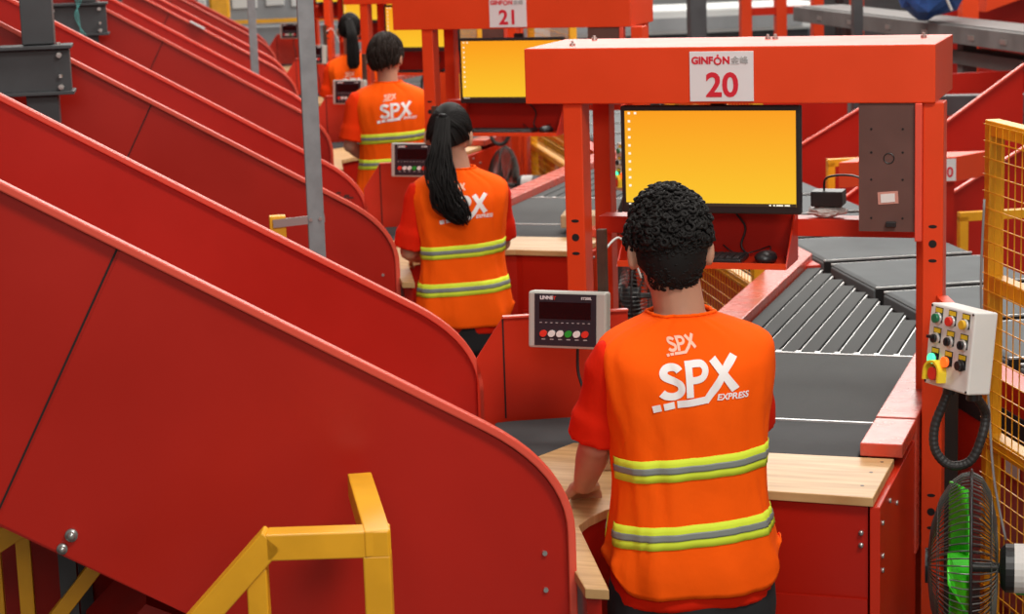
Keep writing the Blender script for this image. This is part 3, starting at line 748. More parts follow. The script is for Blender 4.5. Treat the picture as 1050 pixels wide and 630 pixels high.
# S P X mark: strokes in a 350-unit frame, x right, y up (origin at the mark's centre)
def spx_strokes():
    st=[]
    st.append(([(-72,34),(-80,44),(-97,49),(-120,46),(-131,33),(-128,18),(-112,7),(-90,-3),(-72,-14),(-67,-32),(-76,-48),(-98,-56),(-122,-52),(-138,-40)],27,True))
    st.append(([(-36,-64),(-36,67)],26,False))
    st.append(([(-36,54),(-8,55),(14,52),(26,38),(26,20),(15,4),(-6,-3),(-36,-3)],25,True))
    st.append(([(58,66),(134,-50)],30,False))
    st.append(([(136,72),(60,-40),(22,-84)],27,False))
    st.append(([(-172,-99),(-142,-93)],25,False)); st.append(([(-132,-92),(-96,-87)],25,False)); st.append(([(-86,-86),(28,-78)],26,False))
    return st
def backpt(tab,x,z,off,wr=None):
    a,b,cx,cy=interp(tab,z); a+=off;b+=off
    xx=min(abs(x)/a,.995); y=-b*(1-xx**2.5)**(1/2.5)
    p=Vector((x,y,0))
    if wr:
        t=-math.acos(math.copysign((abs(x)/a if abs(x)<a else 1)**1.25,x)); L=p.length; p*=1+wr(t,z)/L
    return Vector((cx+p.x,cy+p.y,z))
def logo(tab,wr,scale,cx,cz,off,skew=0,tilt=0,strokes=None):
    bm=BM()
    def Pt(x,y): 
        X=x*scale; Y=y*scale; return backpt(tab,cx+X,cz+Y+X*tilt,off,wr)
    for pts,w,sm in (strokes or spx_strokes()):
        P=[Vector((p[0],p[1],0)) for p in pts]
        if sm: P=smoothpath(P,4)
        else:
            Q=[]; 
            for i in range(len(P)-1):
                n=max(1,int((P[i+1]-P[i]).length/9))
                Q+=[P[i].lerp(P[i+1],k/n) for k in range(n)]
            P=Q+[P[-1]]
        prev=None
        for i,p in enumerate(P):
            d=(P[min(i+1,len(P)-1)]-P[max(i-1,0)]).normalized(); nn=Vector((-d.y,d.x,0))*w/2
            row=[bm.verts.new(Pt(*(p+nn*f).xy)) for f in (-1,-.33,.33,1)]
            if prev:
                for j in range(3): bm.faces.new((prev[j],prev[j+1],row[j+1],row[j]))
            prev=row
    return bm
def logo_text(s,size,bold,tab,wr,cx,cz,off,tilt=0,ital=.1):
    bm=text_bm(s,size,bold,0,ital)
    for v in bm.verts: v.co=backpt(tab,cx+v.co.x,cz+v.co.y+v.co.x*tilt,off,wr)
    return bm
def hand(bm, wrist, direc, palm_n, s=1, curl=.6, thumb_side=1):
    d=Vector(direc).normalized(); n=Vector(palm_n); n=(n-d*n.dot(d)).normalized(); w=d.cross(n).normalized()*thumb_side
    wr=Vector(wrist)
    tube(bm,[wr-d*.01,wr+d*.03*s,wr+d*.085*s],[(.024*s,.018*s),(.036*s,.017*s),(.040*s,.015*s)],12)
    ellip(bm,wr+d*.05*s,(.035*s,.035*s,.016*s),rot=Matrix((w,d,n)).transposed())
    for i,(off,L) in enumerate(((.031,.072),(.011,.080),(-.010,.074),(-.030,.058))):
        p=wr+d*.080*s+w*off*s; q=[p-d*.02]; a=0; dd=d.copy()
        for k,f in enumerate((.45,.32,.23)):
            a+=curl*(.5+.35*k); dd=(d*math.cos(a)+n*math.sin(a)).normalized(); q.append(q[-1]+dd*(L*f*s+(.02 if k==0 else 0)))
        tube(bm,q,[.0095*s,.0092*s,.0085*s,.0072*s],8)
        ellip(bm,q[-1],(.0074*s,)*3,seg=8)
    p=wr+d*.02*s+w*.022*s
    q=[p,p+(d*.5+w*.75+n*.35).normalized()*.035*s,p+(d*.5+w*.75+n*.35).normalized()*.035*s+(d*.85+w*.35+n*.5).normalized()*.030*s,p+(d*.5+w*.75+n*.35).normalized()*.035*s+(d*.9+w*.1+n*.7).normalized()*.055*s]
    tube(bm,q,[.013*s,.0115*s,.0098*s,.0078*s],8); ellip(bm,q[-1],(.008*s,)*3,seg=8)
def person(label, loc, rotdeg, H, vest, sleeves, arms, head, hair, shirt='shirt', hairmat='hair', group='workers in orange vests', logo_spec=None, stripes=(), legs=True, seed=1, hemcurve=True):
    rnd=random.Random(seed)
    t=thing('person',label,'person',(0,0,0),group)
    s=H/1.725
    hx,hy,hz=head['c']; hr=head.get('r',(.074,.092,.113)); nk=head['neck']
    Rt_=Matrix.Rotation(math.radians(head.get('yaw',0)),3,'Z')@Matrix.Rotation(math.radians(head.get('pitch',-12)),3,'X')@Matrix.Rotation(math.radians(head.get('roll',0)),3,'Y')
    def HP(x,y,z): return Vector((hx,hy,hz))+Rt_@Vector((x,y,z))
    zlo=vest[0][0]; ztop=vest[-1][0]
    # ---------- body, one continuous surface
    bm=BM()
    zs=[zlo+.02+(ztop-.01-zlo-.02)*k/18 for k in range(19)]
    loft(bm,[ring(vest,z,28,-.022 if z<ztop-.05 else -.012) for z in zs])
    tube(bm,smoothpath([(nk[0],nk[1]-.012,ztop-.08),(nk[0],nk[1],ztop-.01),((nk[0]+hx)/2,(nk[1]+hy)/2-.008,(ztop+hz)/2-.02),HP(0,-.02,-.04)],3),[.066*s]*3+[.056*s]*7,16)
    ellip(bm,HP(0,0,.012),(hr[0],hr[1],hr[2]-.016),rot=Rt_,seg=24)
    ellip(bm,HP(0,.028,-.055),(hr[0]*.72,.058,.056),rot=Rt_,seg=16)   # jaw
    ellip(bm,HP(0,.060,-.085),(.022,.020,.018),rot=Rt_,seg=10)
    tube(bm,[HP(0,.082,.015),HP(0,.098,-.008),HP(0,.108,-.028),HP(0,.088,-.034)],[.009,.011,.014,.011],8)
    ellip(bm,HP(0,.083,.030),(.050,.012,.010),rot=Rt_,seg=10)
    ellip(bm,HP(0,.082,-.056),(.024,.012,.006),rot=Rt_,seg=10); ellip(bm,HP(0,.081,-.066),(.021,.012,.006),rot=Rt_,seg=10)
    for sx in (-1,1):
        er=Rt_@Matrix.Rotation(sx*math.radians(24),3,'Z')
        ellip(bm,HP(sx*(hr[0]+.009),-.008,-.014),(.0105,.020,.034),rot=er,seg=14)
        ellip(bm,HP(sx*(hr[0]+.001),-.002,-.034),(.008,.010,.012),rot=er,seg=10)
        ellip(bm,HP(sx*.045,.062,-.022),(.022,.020,.018),rot=Rt_,seg=10)
    for side,A in arms.items():
        sh,el,wr,hd_=[Vector(A[k]) for k in ('sh','el','wr','hd')]
        tube(bm,[sh+Vector((.03 if side=='L' else -.03,0,-.01)),sh,sh.lerp(el,.5),el,el.lerp(wr,.3),wr],[.05*s,.048*s,.043*s,.037*s,.038*s,.025*s],14)
        ellip(bm,el,(.038*s,)*3); 
        hand(bm,wr,hd_,A['pn'],s*.98,A.get('curl',.6),1 if side=='L' else -1)
    if legs:
        for sx in (-1,1):
            c=vest[0]
            hx0=c[3]; hy0=c[4]
            tube(bm,smoothpath([(hx0+sx*.085,hy0,.90*s),(hx0+sx*.095,hy0+.01,.75*s),(hx0+sx*.10,hy0+.02,.48*s),(hx0+sx*.10,hy0-.005,.28*s),(hx0+sx*.10,hy0,.09*s)],3),
                 [.085*s]*3+[.075*s]*3+[.052*s]*3+[.05*s]*3+[.038*s],14)
            tube(bm,[(hx0+sx*.10,hy0-.03,.045),(hx0+sx*.105,hy0+.05,.045),(hx0+sx*.11,hy0+.16,.03)],[.036,.038,.028],12)
    body=obj('body',bm,'skin',t); bake(body,.0065,4)
    # ---------- eyes
    for sx in (-1,1):
        bm=BM(); ellip(bm,HP(sx*.031,.074,.012),(.0125,.0125,.0125),seg=12); e=obj('eye',bm,'eye',t,smooth=True)
        bm=BM(); ellip(bm,HP(sx*.031,.0835,.012),(.006,.004,.006),seg=10); obj('iris',bm,'black',e,smooth=True)
        bm=BM(); tube(bm,[HP(sx*.016,.093,.034),HP(sx*.032,.092,.040),HP(sx*.050,.080,.036)],[.003,.004,.002],6); obj('eyebrow',bm,hairmat,t,smooth=True)
    # ---------- trousers and shoes
    if legs:
        c=vest[0]; hx0,hy0=c[3],c[4]
        bm=BM(); tw=c[1]-.012; td=c[2]-.01
        loft(bm,[[Vector((hx0+math.cos(a)*tw*f,hy0+math.sin(a)*td*f,z)) for a in [2*PI*k/24 for k in range(24)]] for z,f in ((.70*s,.90),(.78*s,1.0),(.90*s,.98),(1.0*s,.85))])
        for sx in (-1,1):
            tube(bm,smoothpath([(hx0+sx*.088,hy0,.84*s),(hx0+sx*.098,hy0+.01,.72*s),(hx0+sx*.10,hy0+.02,.48*s),(hx0+sx*.10,hy0-.0,.26*s),(hx0+sx*.10,hy0,.06*s)],3),[.098*s]*3+[.090*s]*3+[.074*s]*3+[.07*s]*3+[.064*s],16)
        tr_=obj('trousers',bm,'trousers',t); bake(tr_,.012,3)
        for sx in (-1,1):
            bm=BM(); tube(bm,[(hx0+sx*.10,hy0-.06,.05),(hx0+sx*.10,hy0,.055),(hx0+sx*.105,hy0+.08,.045),(hx0+sx*.11,hy0+.18,.035),(hx0+sx*.11,hy0+.205,.032)],[(.036,.042),(.044,.05),(.048,.042),(.044,.033),(.02,.02)],16)
            obj('shoe',bm,'black',t,smooth=True)
    # ---------- shirt
    bm=BM()
    zs=[zlo-.035*s+(ztop-.004-zlo+.035*s)*k/20 for k in range(21)]
    loft(bm,[ring(vest,z,28,-.009 if z<ztop-.10 else -.016) for z in zs])
    for side,A in arms.items():
        sh,el=Vector(A['sh']),Vector(A['el']); e=sh.lerp(el,A.get('slv',.82)); r0,r1=A.get('sr',(.066,.070))
        inn=Vector((.05 if side=='L' else -.05,0,-.02))
        pts=[sh+inn,sh,sh.lerp(e,.35),sh.lerp(e,.7),e]; 
        tube(bm,smoothpath(pts,3),[(r0*s*.9)]*3+[r0*s]*3+[r0*s]*3+[r1*s*.97]*3+[r1*s],18)
    shv=bm.verts
    sh_o=obj('tshirt',bm,shirt,t); bake(sh_o,.0085,3)
    me=sh_o.data
    for v in me.vertices:
        nz=noise.noise(v.co*9+Vector((seed,0,0)))*.004+noise.noise(Vector((v.co.x*14,v.co.y*14,v.co.z*5)))*.003
        v.co+=v.normal*nz
    # ---------- vest with stripes and print
    def wr(T,z):
        q=Vector((math.cos(T)*2.6+seed,math.sin(T)*2.6,z*5))
        d=.0065*noise.noise(q)+.0055*noise.noise(Vector((math.cos(T)*5+z*3,math.sin(T)*5+seed,z*4.0+math.cos(T)*3)))
        d+=.0028*noise.noise(Vector((math.cos(T)*11+z*9,math.sin(T)*11+seed,z*13)))
        low=max(0,1-(z-zlo)/.22); d+=.007*low*math.sin(T*9+seed+z*6)
        return d
    N_=96; zz=[zlo+(ztop-zlo)*k/56 for k in range(57)]
    rings=[]
    for z in zz:
        R_=ring(vest,z,N_,.004,2.5,wr)
        if hemcurve and z<zlo+.05:
            pass
        rings.append(R_)
    bm=BM(); V=[]
    for i,R_ in enumerate(rings):
        row=[]
        for k,p in enumerate(R_):
            q=p.copy()
            if i<8:
                # rounded lower corners at both sides
                a,b,cx,cy=interp(vest,zz[i]); xr=abs((q.x-cx)/a)
                q.z+=max(0,(xr-.72)/.28)**2*.055*(1-i/8)
            row.append(bm.verts.new(q))
        V.append(row)
    for i in range(len(V)-1):
        for k in range(N_): bm.faces.new((V[i][k],V[i][(k+1)%N_],V[i+1][(k+1)%N_],V[i+1][k]))
    vo=obj('safety_vest',bm,'vest',t,smooth=True); so=vo.modifiers.new('t','SOLIDIFY'); so.thickness=.003; so.offset=-1
    def piping(i0,r):
        bm=BM(); tube(bm,[v for v in [V_ for V_ in i0]],r,6,closed=True); obj('edge_binding',bm,'vest',vo,smooth=True)
    piping([p+Vector((0,0,.001)) for p in rings[-1]],.004)
    for (z0,z1,tl_) in stripes:
        th=(z1-z0)
        for nm,mt,f0,f1,of in (('lime_band','lime',0,1,.0062),('silver_band','reflect',.36,.66,.0078)):
            bm=BM(); rows_=[]
            for j in range(5):
                z=z0+th*(f0+(f1-f0)*j/4); row=[]
                for k in range(N_):
                    T=2*PI*k/N_; 
                    a_,b_,cx_,cy_=interp(vest,z)
                    zt=z+tl_*math.cos(T)*a_
                    R_=ring(vest,zt,N_,of,2.5,wr)[k]
                    row.append(bm.verts.new(R_))
                rows_.append(row)
            for j in range(4):
                for k in range(N_):
                    T=math.degrees(2*PI*k/N_)
                    if 184<T<356 or 10<T<80 or 100<T<170: bm.faces.new((rows_[j][k],rows_[j][(k+1)%N_],rows_[j+1][(k+1)%N_],rows_[j+1][k]))
            bmesh.ops.delete(bm,geom=[v for v in bm.verts if not v.link_faces],context='VERTS')
            o=obj(nm,bm,mt,vo,smooth=True); so=o.modifiers.new('t','SOLIDIFY'); so.thickness=.001; so.offset=-1
    if logo_spec:
        sc_,lx,lz,tlt=logo_spec
        obj('printed_logo',logo(vest,wr,sc_,lx,lz,.0062,tilt=tlt),'logo',vo)
        obj('printed_writing',logo_text('EXPRESS',.0185*sc_/.000583,.0005,vest,wr,lx+124*sc_,lz-70*sc_,.0062,tlt,.2),'logo',vo)
        bm=logo(vest,wr,sc_*.37,lx-.028*s,lz+.072*s,.0062,tilt=tlt); obj('small_printed_logo',bm,'logo_small',vo)
    # ---------- hair
    hair(t,HP,Rt_,hr,rnd,hairmat)
    t.location=loc; t.rotation_euler=(0,0,math.radians(rotdeg))
    return t
def cap_bm(HP,hr,thick,zcut,n=28,m=20,nz=.0,seed=0,front=.35,nape=-.075):
    """hair volume over the skull; lower edge high at the face, low at the nape"""
    bm=BM(); rings=[]
    for i in range(m+1):
        f=i/m; row=[]
        for k in range(n):
            T=2*PI*k/n
            back=(1-math.sin(T))/2        # 1 at back, 0 at face
            lo=front*(1-back)**1.0; lowz=nape*back**.8+.055*(1-back)
            ph_max=math.acos(max(-.98,min(.98,(lowz)/ (hr[2]+thick)) ))
            ph=ph_max*f
            tk=thick*(1-.80*max(0,f-.45)/.55)
            d=1+nz*noise.noise(Vector((math.cos(T)*3*math.sin(ph),math.sin(T)*3*math.sin(ph),math.cos(ph)*3))*2+Vector((seed,0,0)))
            row.append(bm.verts.new(HP((hr[0]+tk)*math.sin(ph)*math.cos(T)*d,(hr[1]+tk)*math.sin(ph)*math.sin(T)*d-.004,(hr[2]+tk)*math.cos(ph)*d)))
        rings.append(row)
    for i in range(m):
        for k in range(n): bm.faces.new((rings[i][k],rings[i][(k+1)%n],rings[i+1][(k+1)%n],rings[i+1][k]))
    bmesh.ops.remove_doubles(bm,verts=bm.verts[:],dist=1e-5)
    return bm
def on_skull(HP,hr,T,ph,tk):
    return HP((hr[0]+tk)*math.sin(ph)*math.cos(T),(hr[1]+tk)*math.sin(ph)*math.sin(T)-.004,(hr[2]+tk)*math.cos(ph))
def hair_curly(t,HP,Rt_,hr,rnd,mt):
    bm=cap_bm(HP,hr,.012,0,nz=.03,nape=-.098)
    for i in range(3600):
        T=rnd.uniform(0,2*PI); back=(1-math.sin(T))/2
        ph=math.acos(rnd.uniform(-.78 if back>.35 else .35,1))
        if back<.3 and ph>1.2: continue
        cz=math.cos(ph)
        tk=.013+.008*max(0,cz)+.006*noise.noise(Vector((math.cos(T)*3,math.sin(T)*3,cz*3))) if cz>.10 else max(.003,.013+(cz-.10)*.030)
        r=(.0062 if cz>.0 else .0034)*rnd.uniform(.55,1.7)
        if cz<.02 and abs(math.cos(T))>.90: continue
        c=on_skull(HP,hr,T,ph,max(.002,tk)+rnd.uniform(-.005,.008)*(1 if cz>.05 else .15))
        # small curl: a short helical lock
        ax=(c-HP(0,0,0)).normalized(); s_=ax.cross(Vector((rnd.uniform(-1,1),rnd.uniform(-1,1),rnd.uniform(-1,1)))).normalized(); q=ax.cross(s_)
        ang=rnd.uniform(0,6.28)
        pts=[c+s_*math.cos(ang+a)*r*.75+q*math.sin(ang+a)*r*.75+ax*(a/7*r*1.0-r*.5) for a in [0,.9,1.8,2.7,3.6,4.5,5.4]]
        tube(bm,pts,[r*.30,r*.42,r*.46,r*.48,r*.44,r*.36,r*.15],5)
    obj('curly_hair',bm,mt,t,smooth=True)
def strands(bm,HP,hr,rnd,n,length,thick,swirl=(0,.35)):
    # short straight locks combed down from the crown
    for i in range(n):
        T=rnd.uniform(0,2*PI); back=(1-math.sin(T))/2
        lowz=(-.080*back**.8+.045*(1-back)); phm=math.acos(max(-.98,min(.98,lowz/(hr[2]+.01))))
        ph0=rnd.uniform(.02,phm*.85); L=rnd.uniform(.6,1)*length
        pts=[];m=6
        for k in range(m+1):
            ph=min(phm+.03,ph0+L*k/m); pts.append(on_skull(HP,hr,T+.10*math.sin(i)*k/m,ph,thick*(1-.5*max(0,(ph/phm-.6))/.4)+rnd.uniform(-.0015,.0015)+.002*math.sin(k)))
        tube(bm,pts,[.0035,.0042,.0042,.004,.0035,.0025,.001],4)
def hair_short(t,HP,Rt_,hr,rnd,mt):
    bm=cap_bm(HP,hr,.016,0,nz=.02,seed=3); strands(bm,HP,hr,rnd,420,.75,.020); obj('short_hair',bm,mt,t,smooth=True)
def mk_pony(tie,path,width,wave,nst=170,tiez=.03):
    def f(t,HP,Rt_,hr,rnd,mt):
        bm=cap_bm(HP,hr,.009,0,nz=.015,seed=5,nape=-.070)
        tp=HP(*tie)
        for i in range(360):
            T=rnd.uniform(0,2*PI); back=(1-math.sin(T))/2
            lowz=(-.070*back**.8+.055*(1-back)); phm=math.acos(max(-.98,min(.98,lowz/(hr[2]+.01))))
            ph=rnd.uniform(.1,1)*phm
            a=on_skull(HP,hr,T,ph,.008); pts=[]
            c0=HP(0,-.004,0)
            for k in range(8):
                f_=k/7; p=a.lerp(tp,f_); d=p-c0
                lcl=Rt_.transposed()@d
                q=math.sqrt((lcl.x/(hr[0]+.0105))**2+(lcl.y/(hr[1]+.0105))**2+(lcl.z/(hr[2]+.0105))**2)
                if q<1 or f_<.8: d=d/max(q,1e-3)
                if f_>.85: d=d.lerp(tp-c0,(f_-.85)/.15)
                pts.append(c0+d)
            tube(bm,pts,[.003]*6+[.0028,.002],4)
        h=obj('hair',bm,mt,t,smooth=True)
        bm=BM(); P=smoothpath([tp]+[Vector(p) for p in path],7); m=len(P)
        for i in range(nst):
            a=rnd.uniform(0,2*PI); r=math.sqrt(rnd.uniform(0,1)); ph=rnd.uniform(0,6); end=rnd.uniform(.86,1.0); pts=[];rs=[]
            K=int(m*end)
            for k in range(K):
                f_=k/(m-1); w=width(f_); 
                off=Vector((math.cos(a)*r*w,math.sin(a)*r*w*.55,0))+Vector((math.sin(f_*wave[0]+ph)*wave[1]*f_,math.cos(f_*wave[0]*1.1+ph)*wave[1]*.6*f_,0))
                pts.append(P[k]+off); rs.append(.0038*(1-.5*f_) if k<K-2 else .0012)
            tube(bm,pts,rs,4)
        obj('ponytail',bm,mt,h,smooth=True)
        bm=BM(); torus(bm,tp,(P[1]-P[0]),.014,.005,16,8); obj('hair_tie',bm,'black',h,smooth=True)
    return f

# the man at station 20
vm=[(.835,.190,.125,0,-.010),(.885,.192,.128,0,-.008),(.95,.180,.125,0,-.004),(1.06,.163,.118,0,.0),(1.15,.166,.122,0,.006),(1.25,.180,.126,0,.010),(1.325,.190,.120,0,.014),(1.366,.190,.104,0,.020),(1.388,.174,.092,0,.026),(1.407,.138,.080,-.004,.032),(1.424,.092,.070,-.006,.036),(1.436,.066,.060,-.006,.038)]
vm_tall=[(.815,.190,.125,0,-.010),(.87,.192,.128,0,-.008),(.95,.180,.125,0,-.004),(1.06,.163,.118,0,.0),(1.15,.166,.122,0,.006),(1.25,.180,.126,0,.010),(1.33,.190,.120,0,.014),(1.375,.190,.104,0,.020),(1.400,.176,.092,0,.026),(1.422,.140,.080,-.004,.032),(1.442,.092,.070,-.006,.036),(1.456,.066,.060,-.006,.038)]
person('man with curly black hair in an orange SPX vest standing at station 20',
  (-1.030,4.293,0),26,1.725,vm,None,
  {'L':dict(sh=(-.163,.015,1.335),el=(-.196,.060,1.145),wr=(-.200,.215,1.005),hd=(.15,.9,-.28),pn=(.25,-.1,-1),curl=.75,slv=.93,sr=(.057,.068)),
   'R':dict(sh=(.150,.03,1.335),el=(.172,.12,1.14),wr=(.12,.30,1.02),hd=(-.3,.9,-.2),pn=(-.1,-.1,-1),curl=.4,slv=.93,sr=(.050,.056))},
  dict(c=(-.024,.056,1.575),neck=(-.006,.034),r=(.076,.092,.113),pitch=-10,roll=0,yaw=0),hair_curly,seed=2,
  logo_spec=(.000583,.000,1.316,.03),stripes=((1.097,1.146,.06),(.950,1.000,.05)))
# the woman at station 21
def scale_tab(tab,s,wx,wy=1): return [(z*s,a*wx,b*wy,cx,cy) for z,a,b,cx,cy in tab]
vw=scale_tab(vm_tall,.93,.97,.98)
person('woman with a long wavy dark ponytail in an orange SPX vest at workstation 21',
  (-2.65,7.385,0),22,1.60,vw,None,
  {'L':dict(sh=(-.160,.01,1.262),el=(-.205,.02,1.040),wr=(-.165,.20,.985),hd=(.3,.9,-.1),pn=(.1,-.1,-1),slv=.95,sr=(.055,.070)),
   'R':dict(sh=(.135,.02,1.262),el=(.158,.08,1.050),wr=(.10,.26,1.0),hd=(-.3,.9,-.2),pn=(-.1,-.1,-1),slv=.9,sr=(.060,.068))},
  dict(c=(-.030,.060,1.478),neck=(-.006,.034),pitch=-16,roll=3,yaw=-16,r=(.076,.094,.112)),
  mk_pony((-.006,-.098,.052),[(-.070,-.085,1.46),(-.078,-.110,1.39),(-.074,-.135,1.32),(-.052,-.142,1.25),(-.022,-.145,1.19),(-.004,-.145,1.155)],lambda f:.022+.042*math.sin(min(1,f*1.1)*PI*.62)-(.050*max(0,f-.72)/.28),(15,.016)),
  shirt='shirt',seed=5,logo_spec=(.000575,.012,1.224,.03),stripes=((1.028,1.076,.07),(.884,.934,.06)))
# the man at the third station
person('man with straight short dark hair in an orange SPX vest at the third workstation',
  (-4.115,10.40,0),22,1.70,scale_tab(vm_tall,.985,1.04,1.02),None,
  {'L':dict(sh=(-.170,.0,1.335),el=(-.225,-.02,1.10),wr=(-.13,.17,1.0),hd=(.5,.8,-.1),pn=(.1,-.1,-1),slv=.90,sr=(.066,.076)),
   'R':dict(sh=(.155,.015,1.335),el=(.190,.06,1.11),wr=(.12,.28,1.03),hd=(-.3,.9,-.2),pn=(-.1,-.1,-1),slv=.9,sr=(.062,.068))},
  dict(c=(-.010,.050,1.562),neck=(-.006,.036),pitch=-8,roll=-2,yaw=-26,r=(.080,.102,.116)),hair_short,hairmat='hair_brown',
  shirt='shirt_or',seed=9,logo_spec=(.000583,.028,1.290,.03),stripes=((1.117,1.17,.05),(.982,1.034,.05)))
# the woman at the fourth station
person('woman with straight black ponytail in orange vest, partly hidden by a red post',
  (-5.69,13.69,0),18,1.62,scale_tab(vm_tall,.93,.93,.98),None,
  {'L':dict(sh=(-.150,.01,1.262),el=(-.190,.03,1.040),wr=(-.13,.22,.985),hd=(.3,.9,-.1),pn=(.1,-.1,-1),slv=.92,sr=(.060,.072)),
   'R':dict(sh=(.145,.015,1.262),el=(.180,.06,1.040),wr=(.10,.26,1.0),hd=(-.3,.9,-.2),pn=(-.1,-.1,-1),slv=.9,sr=(.060,.068))},
  dict(c=(-.010,.045,1.528),neck=(-.006,.034),pitch=-6,yaw=0,r=(.076,.094,.112)),
  mk_pony((-.0,-.098,.060),[(.012,-.125,1.52),(.016,-.135,1.44),(.018,-.14,1.37),(.018,-.14,1.30),(.018,-.14,1.26)],lambda f:.024+.022*math.sin(min(1,f*1.2)*PI*.6)-(.022*max(0,f-.8)/.2),(5,.002)),
  shirt='shirt_or',seed=12,logo_spec=(.000575,.012,1.16,.0),stripes=((.975,1.03,.04),(.86,.915,.04)))

# ================================================================== YELLOW RAILINGS, POSTS, COLUMNS
ra=thing('yellow_handrail','yellow square-tube handrail in the left foreground before the big chute','railing',(-1.39,3.34,0))
Pc=Vector((-1.386,3.345,1.19)); Pk=Vector((-1.575,3.282,1.19)); dn=(Vector((-1.707,3.238,1.062))-Vector((-1.572,3.283,1.215))).normalized()
bm=BM(); bar(bm,Pk,Pc+(Pc-Pk).normalized()*.024,.05,.05); obj('top_rail',bm,'yellow',ra,bevel=.003)
bm=BM(); bar(bm,Pk-dn*.018,Pk+dn*1.25,.05,.0485); obj('sloping_rail',bm,'yellow',ra,bevel=.003)
bm=BM(); bar(bm,Pc-Rd*.024+UP*.0015,Pc+Rd*.38+UP*.0015,.048,.05); obj('side_rail',bm,'yellow',ra,bevel=.003)
bm=BM(); box_c(bm,(Pc.x,Pc.y,0),.025,.025,1.168,(Pc-Pk).normalized(),Vector((-(Pc-Pk).y,(Pc-Pk).x,0)).normalized()); obj('post',bm,'yellow',ra,bevel=.003)
pm=Pk+dn*.03; bm=BM(); box_c(bm,(pm.x,pm.y,0),.019,.019,pm.z-.02,(Pc-Pk).normalized(),Vector((-(Pc-Pk).y,(Pc-Pk).x,0)).normalized()); obj('baluster',bm,'yellow',ra,bevel=.003)
pm=Pk+dn*.9; bm=BM(); box_c(bm,(pm.x,pm.y,0),.019,.019,pm.z-.02,(Pc-Pk).normalized(),Vector((-(Pc-Pk).y,(Pc-Pk).x,0)).normalized()); obj('baluster',bm,'yellow',ra,bevel=.003)
rb=thing('yellow_handrail','yellow handrail behind the big chute, bottom left corner','railing',F(4.84,-.55,0))
for v in (-.545,-.475):
    bm=BM(); box_c(bm,F(4.84,v,0),.017,.017,.93); obj('post',bm,'yellow',rb,bevel=.002)
bm=BM(); bar(bm,F(4.84,-.48,.915),F(4.84,-1.3,.42),.04,.05); obj('sloping_rail',bm,'yellow',rb,bevel=.002)
bm=BM(); bar(bm,F(4.75,-.44,.67),F(4.75,-.27,.87),.03,.035); obj('diagonal_brace',bm,'yellow',rb,bevel=.002)
# red hopper piece under the chute
bm=BM(); prism(bm,[F(4.62,-.36,.60),F(4.62,-.19,.77),F(4.62,.30,.53),F(4.62,.30,.2),F(4.62,-.36,.2)],Rd*.5); tag(obj('lower_red_hopper',bm,'red_chute'),'red sheet-metal hopper below the big chute at the lower left','hopper')
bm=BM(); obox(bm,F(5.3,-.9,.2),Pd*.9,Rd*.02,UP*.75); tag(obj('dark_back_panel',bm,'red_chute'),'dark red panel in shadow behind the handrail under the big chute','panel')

# thin grey posts
def gpost(u,v,label,lean=0):
    t=thing('grey_post',label,'post',F(u,v,0),'thin galvanised posts between the chutes')
    bm=BM(); box_c(bm,F(u,v,0),.026,.02,3.2); obj('upright',bm,'grey_steel',t,bevel=.002); return t
g1=gpost(6.60,.347,'thin grey steel post in front, between the first and second chutes')
bm=BM(); bar(bm,F(6.585,.21,1.352),F(6.585,.375,1.362),.006,.026,side=Rd); obj('bracket_arm',bm,'galv',g1)
for v,z in ((.33,1.360),(.36,1.362)):
    bm=BM(); cyl(bm,F(6.583,v,z),F(6.575,v,z),.006,8); obj('bolt',bm,'galv',g1)
bm=BM(); box_c(bm,F(6.61,.225,.9),.026,.02,.475); tag(obj('yellow_stub_post',bm,'yellow',bevel=.003),'short yellow post beside the bracket of the front grey post','post')
gpost(13.8,.375,'thin grey steel post farther back, beyond the third chute')
# dark columns with splice brackets
def column(u,v,zc,label):
    t=thing('steel_column',label,'column',F(u,v,0),'dark steel columns with bolted brackets')
    bm=BM(); box_c(bm,F(u,v,0),.055,.05,zc-.07); box_c(bm,F(u,v,zc+.09),.055,.05,1.9); obj('shaft',bm,'dark_steel',t,bevel=.003)
    bm=BM(); box_c(bm,F(u-.03,v-.05,zc-.075),.155,.03,.15); br=obj('splice_box',bm,'dark_steel',t,bevel=.003)
    for z in (zc+.075,zc-.085):
        bm=BM(); box_c(bm,F(u-.03,v-.05,z),.165,.075,.012); obj('flange_plate',bm,'dark_steel',br,bevel=.002)
    for vv in (-.17,.07):
        for z in (zc+.052,zc-.060):
            bm=BM(); cyl(bm,F(u-.062,v+vv,z),F(u-.085,v+vv,z),.010,8); cyl(bm,F(u-.085,v+vv,z-.0),F(u-.098,v+vv,z),.005,6); cyl(bm,F(u-.085,v+vv,z+.033),F(u-.085,v+vv,z+.045),.008,6) ; obj('bolt',bm,'galv',br)
    return t
column(7.50,-.545,1.815,'dark grey steel column with bolted splice box at the left edge')
column(11.32,-.565,1.825,'second dark grey steel column with splice box and hanging teal twine')
column(15.0,-.60,1.83,'third dark grey steel column, only its bracket showing at the top edge')
bm=BM()
for i in range(3): tube(bm,smoothpath([F(11.22,-.60+i*.012,2.6),F(11.215,-.61+i*.02,2.0),F(11.2,-.60-i*.01,1.85),F(11.2,-.595+i*.015,1.74)]),.0022,5)
tag(obj('teal_twine',bm,'twine'),'teal twine hanging down over the second dark column','twine')

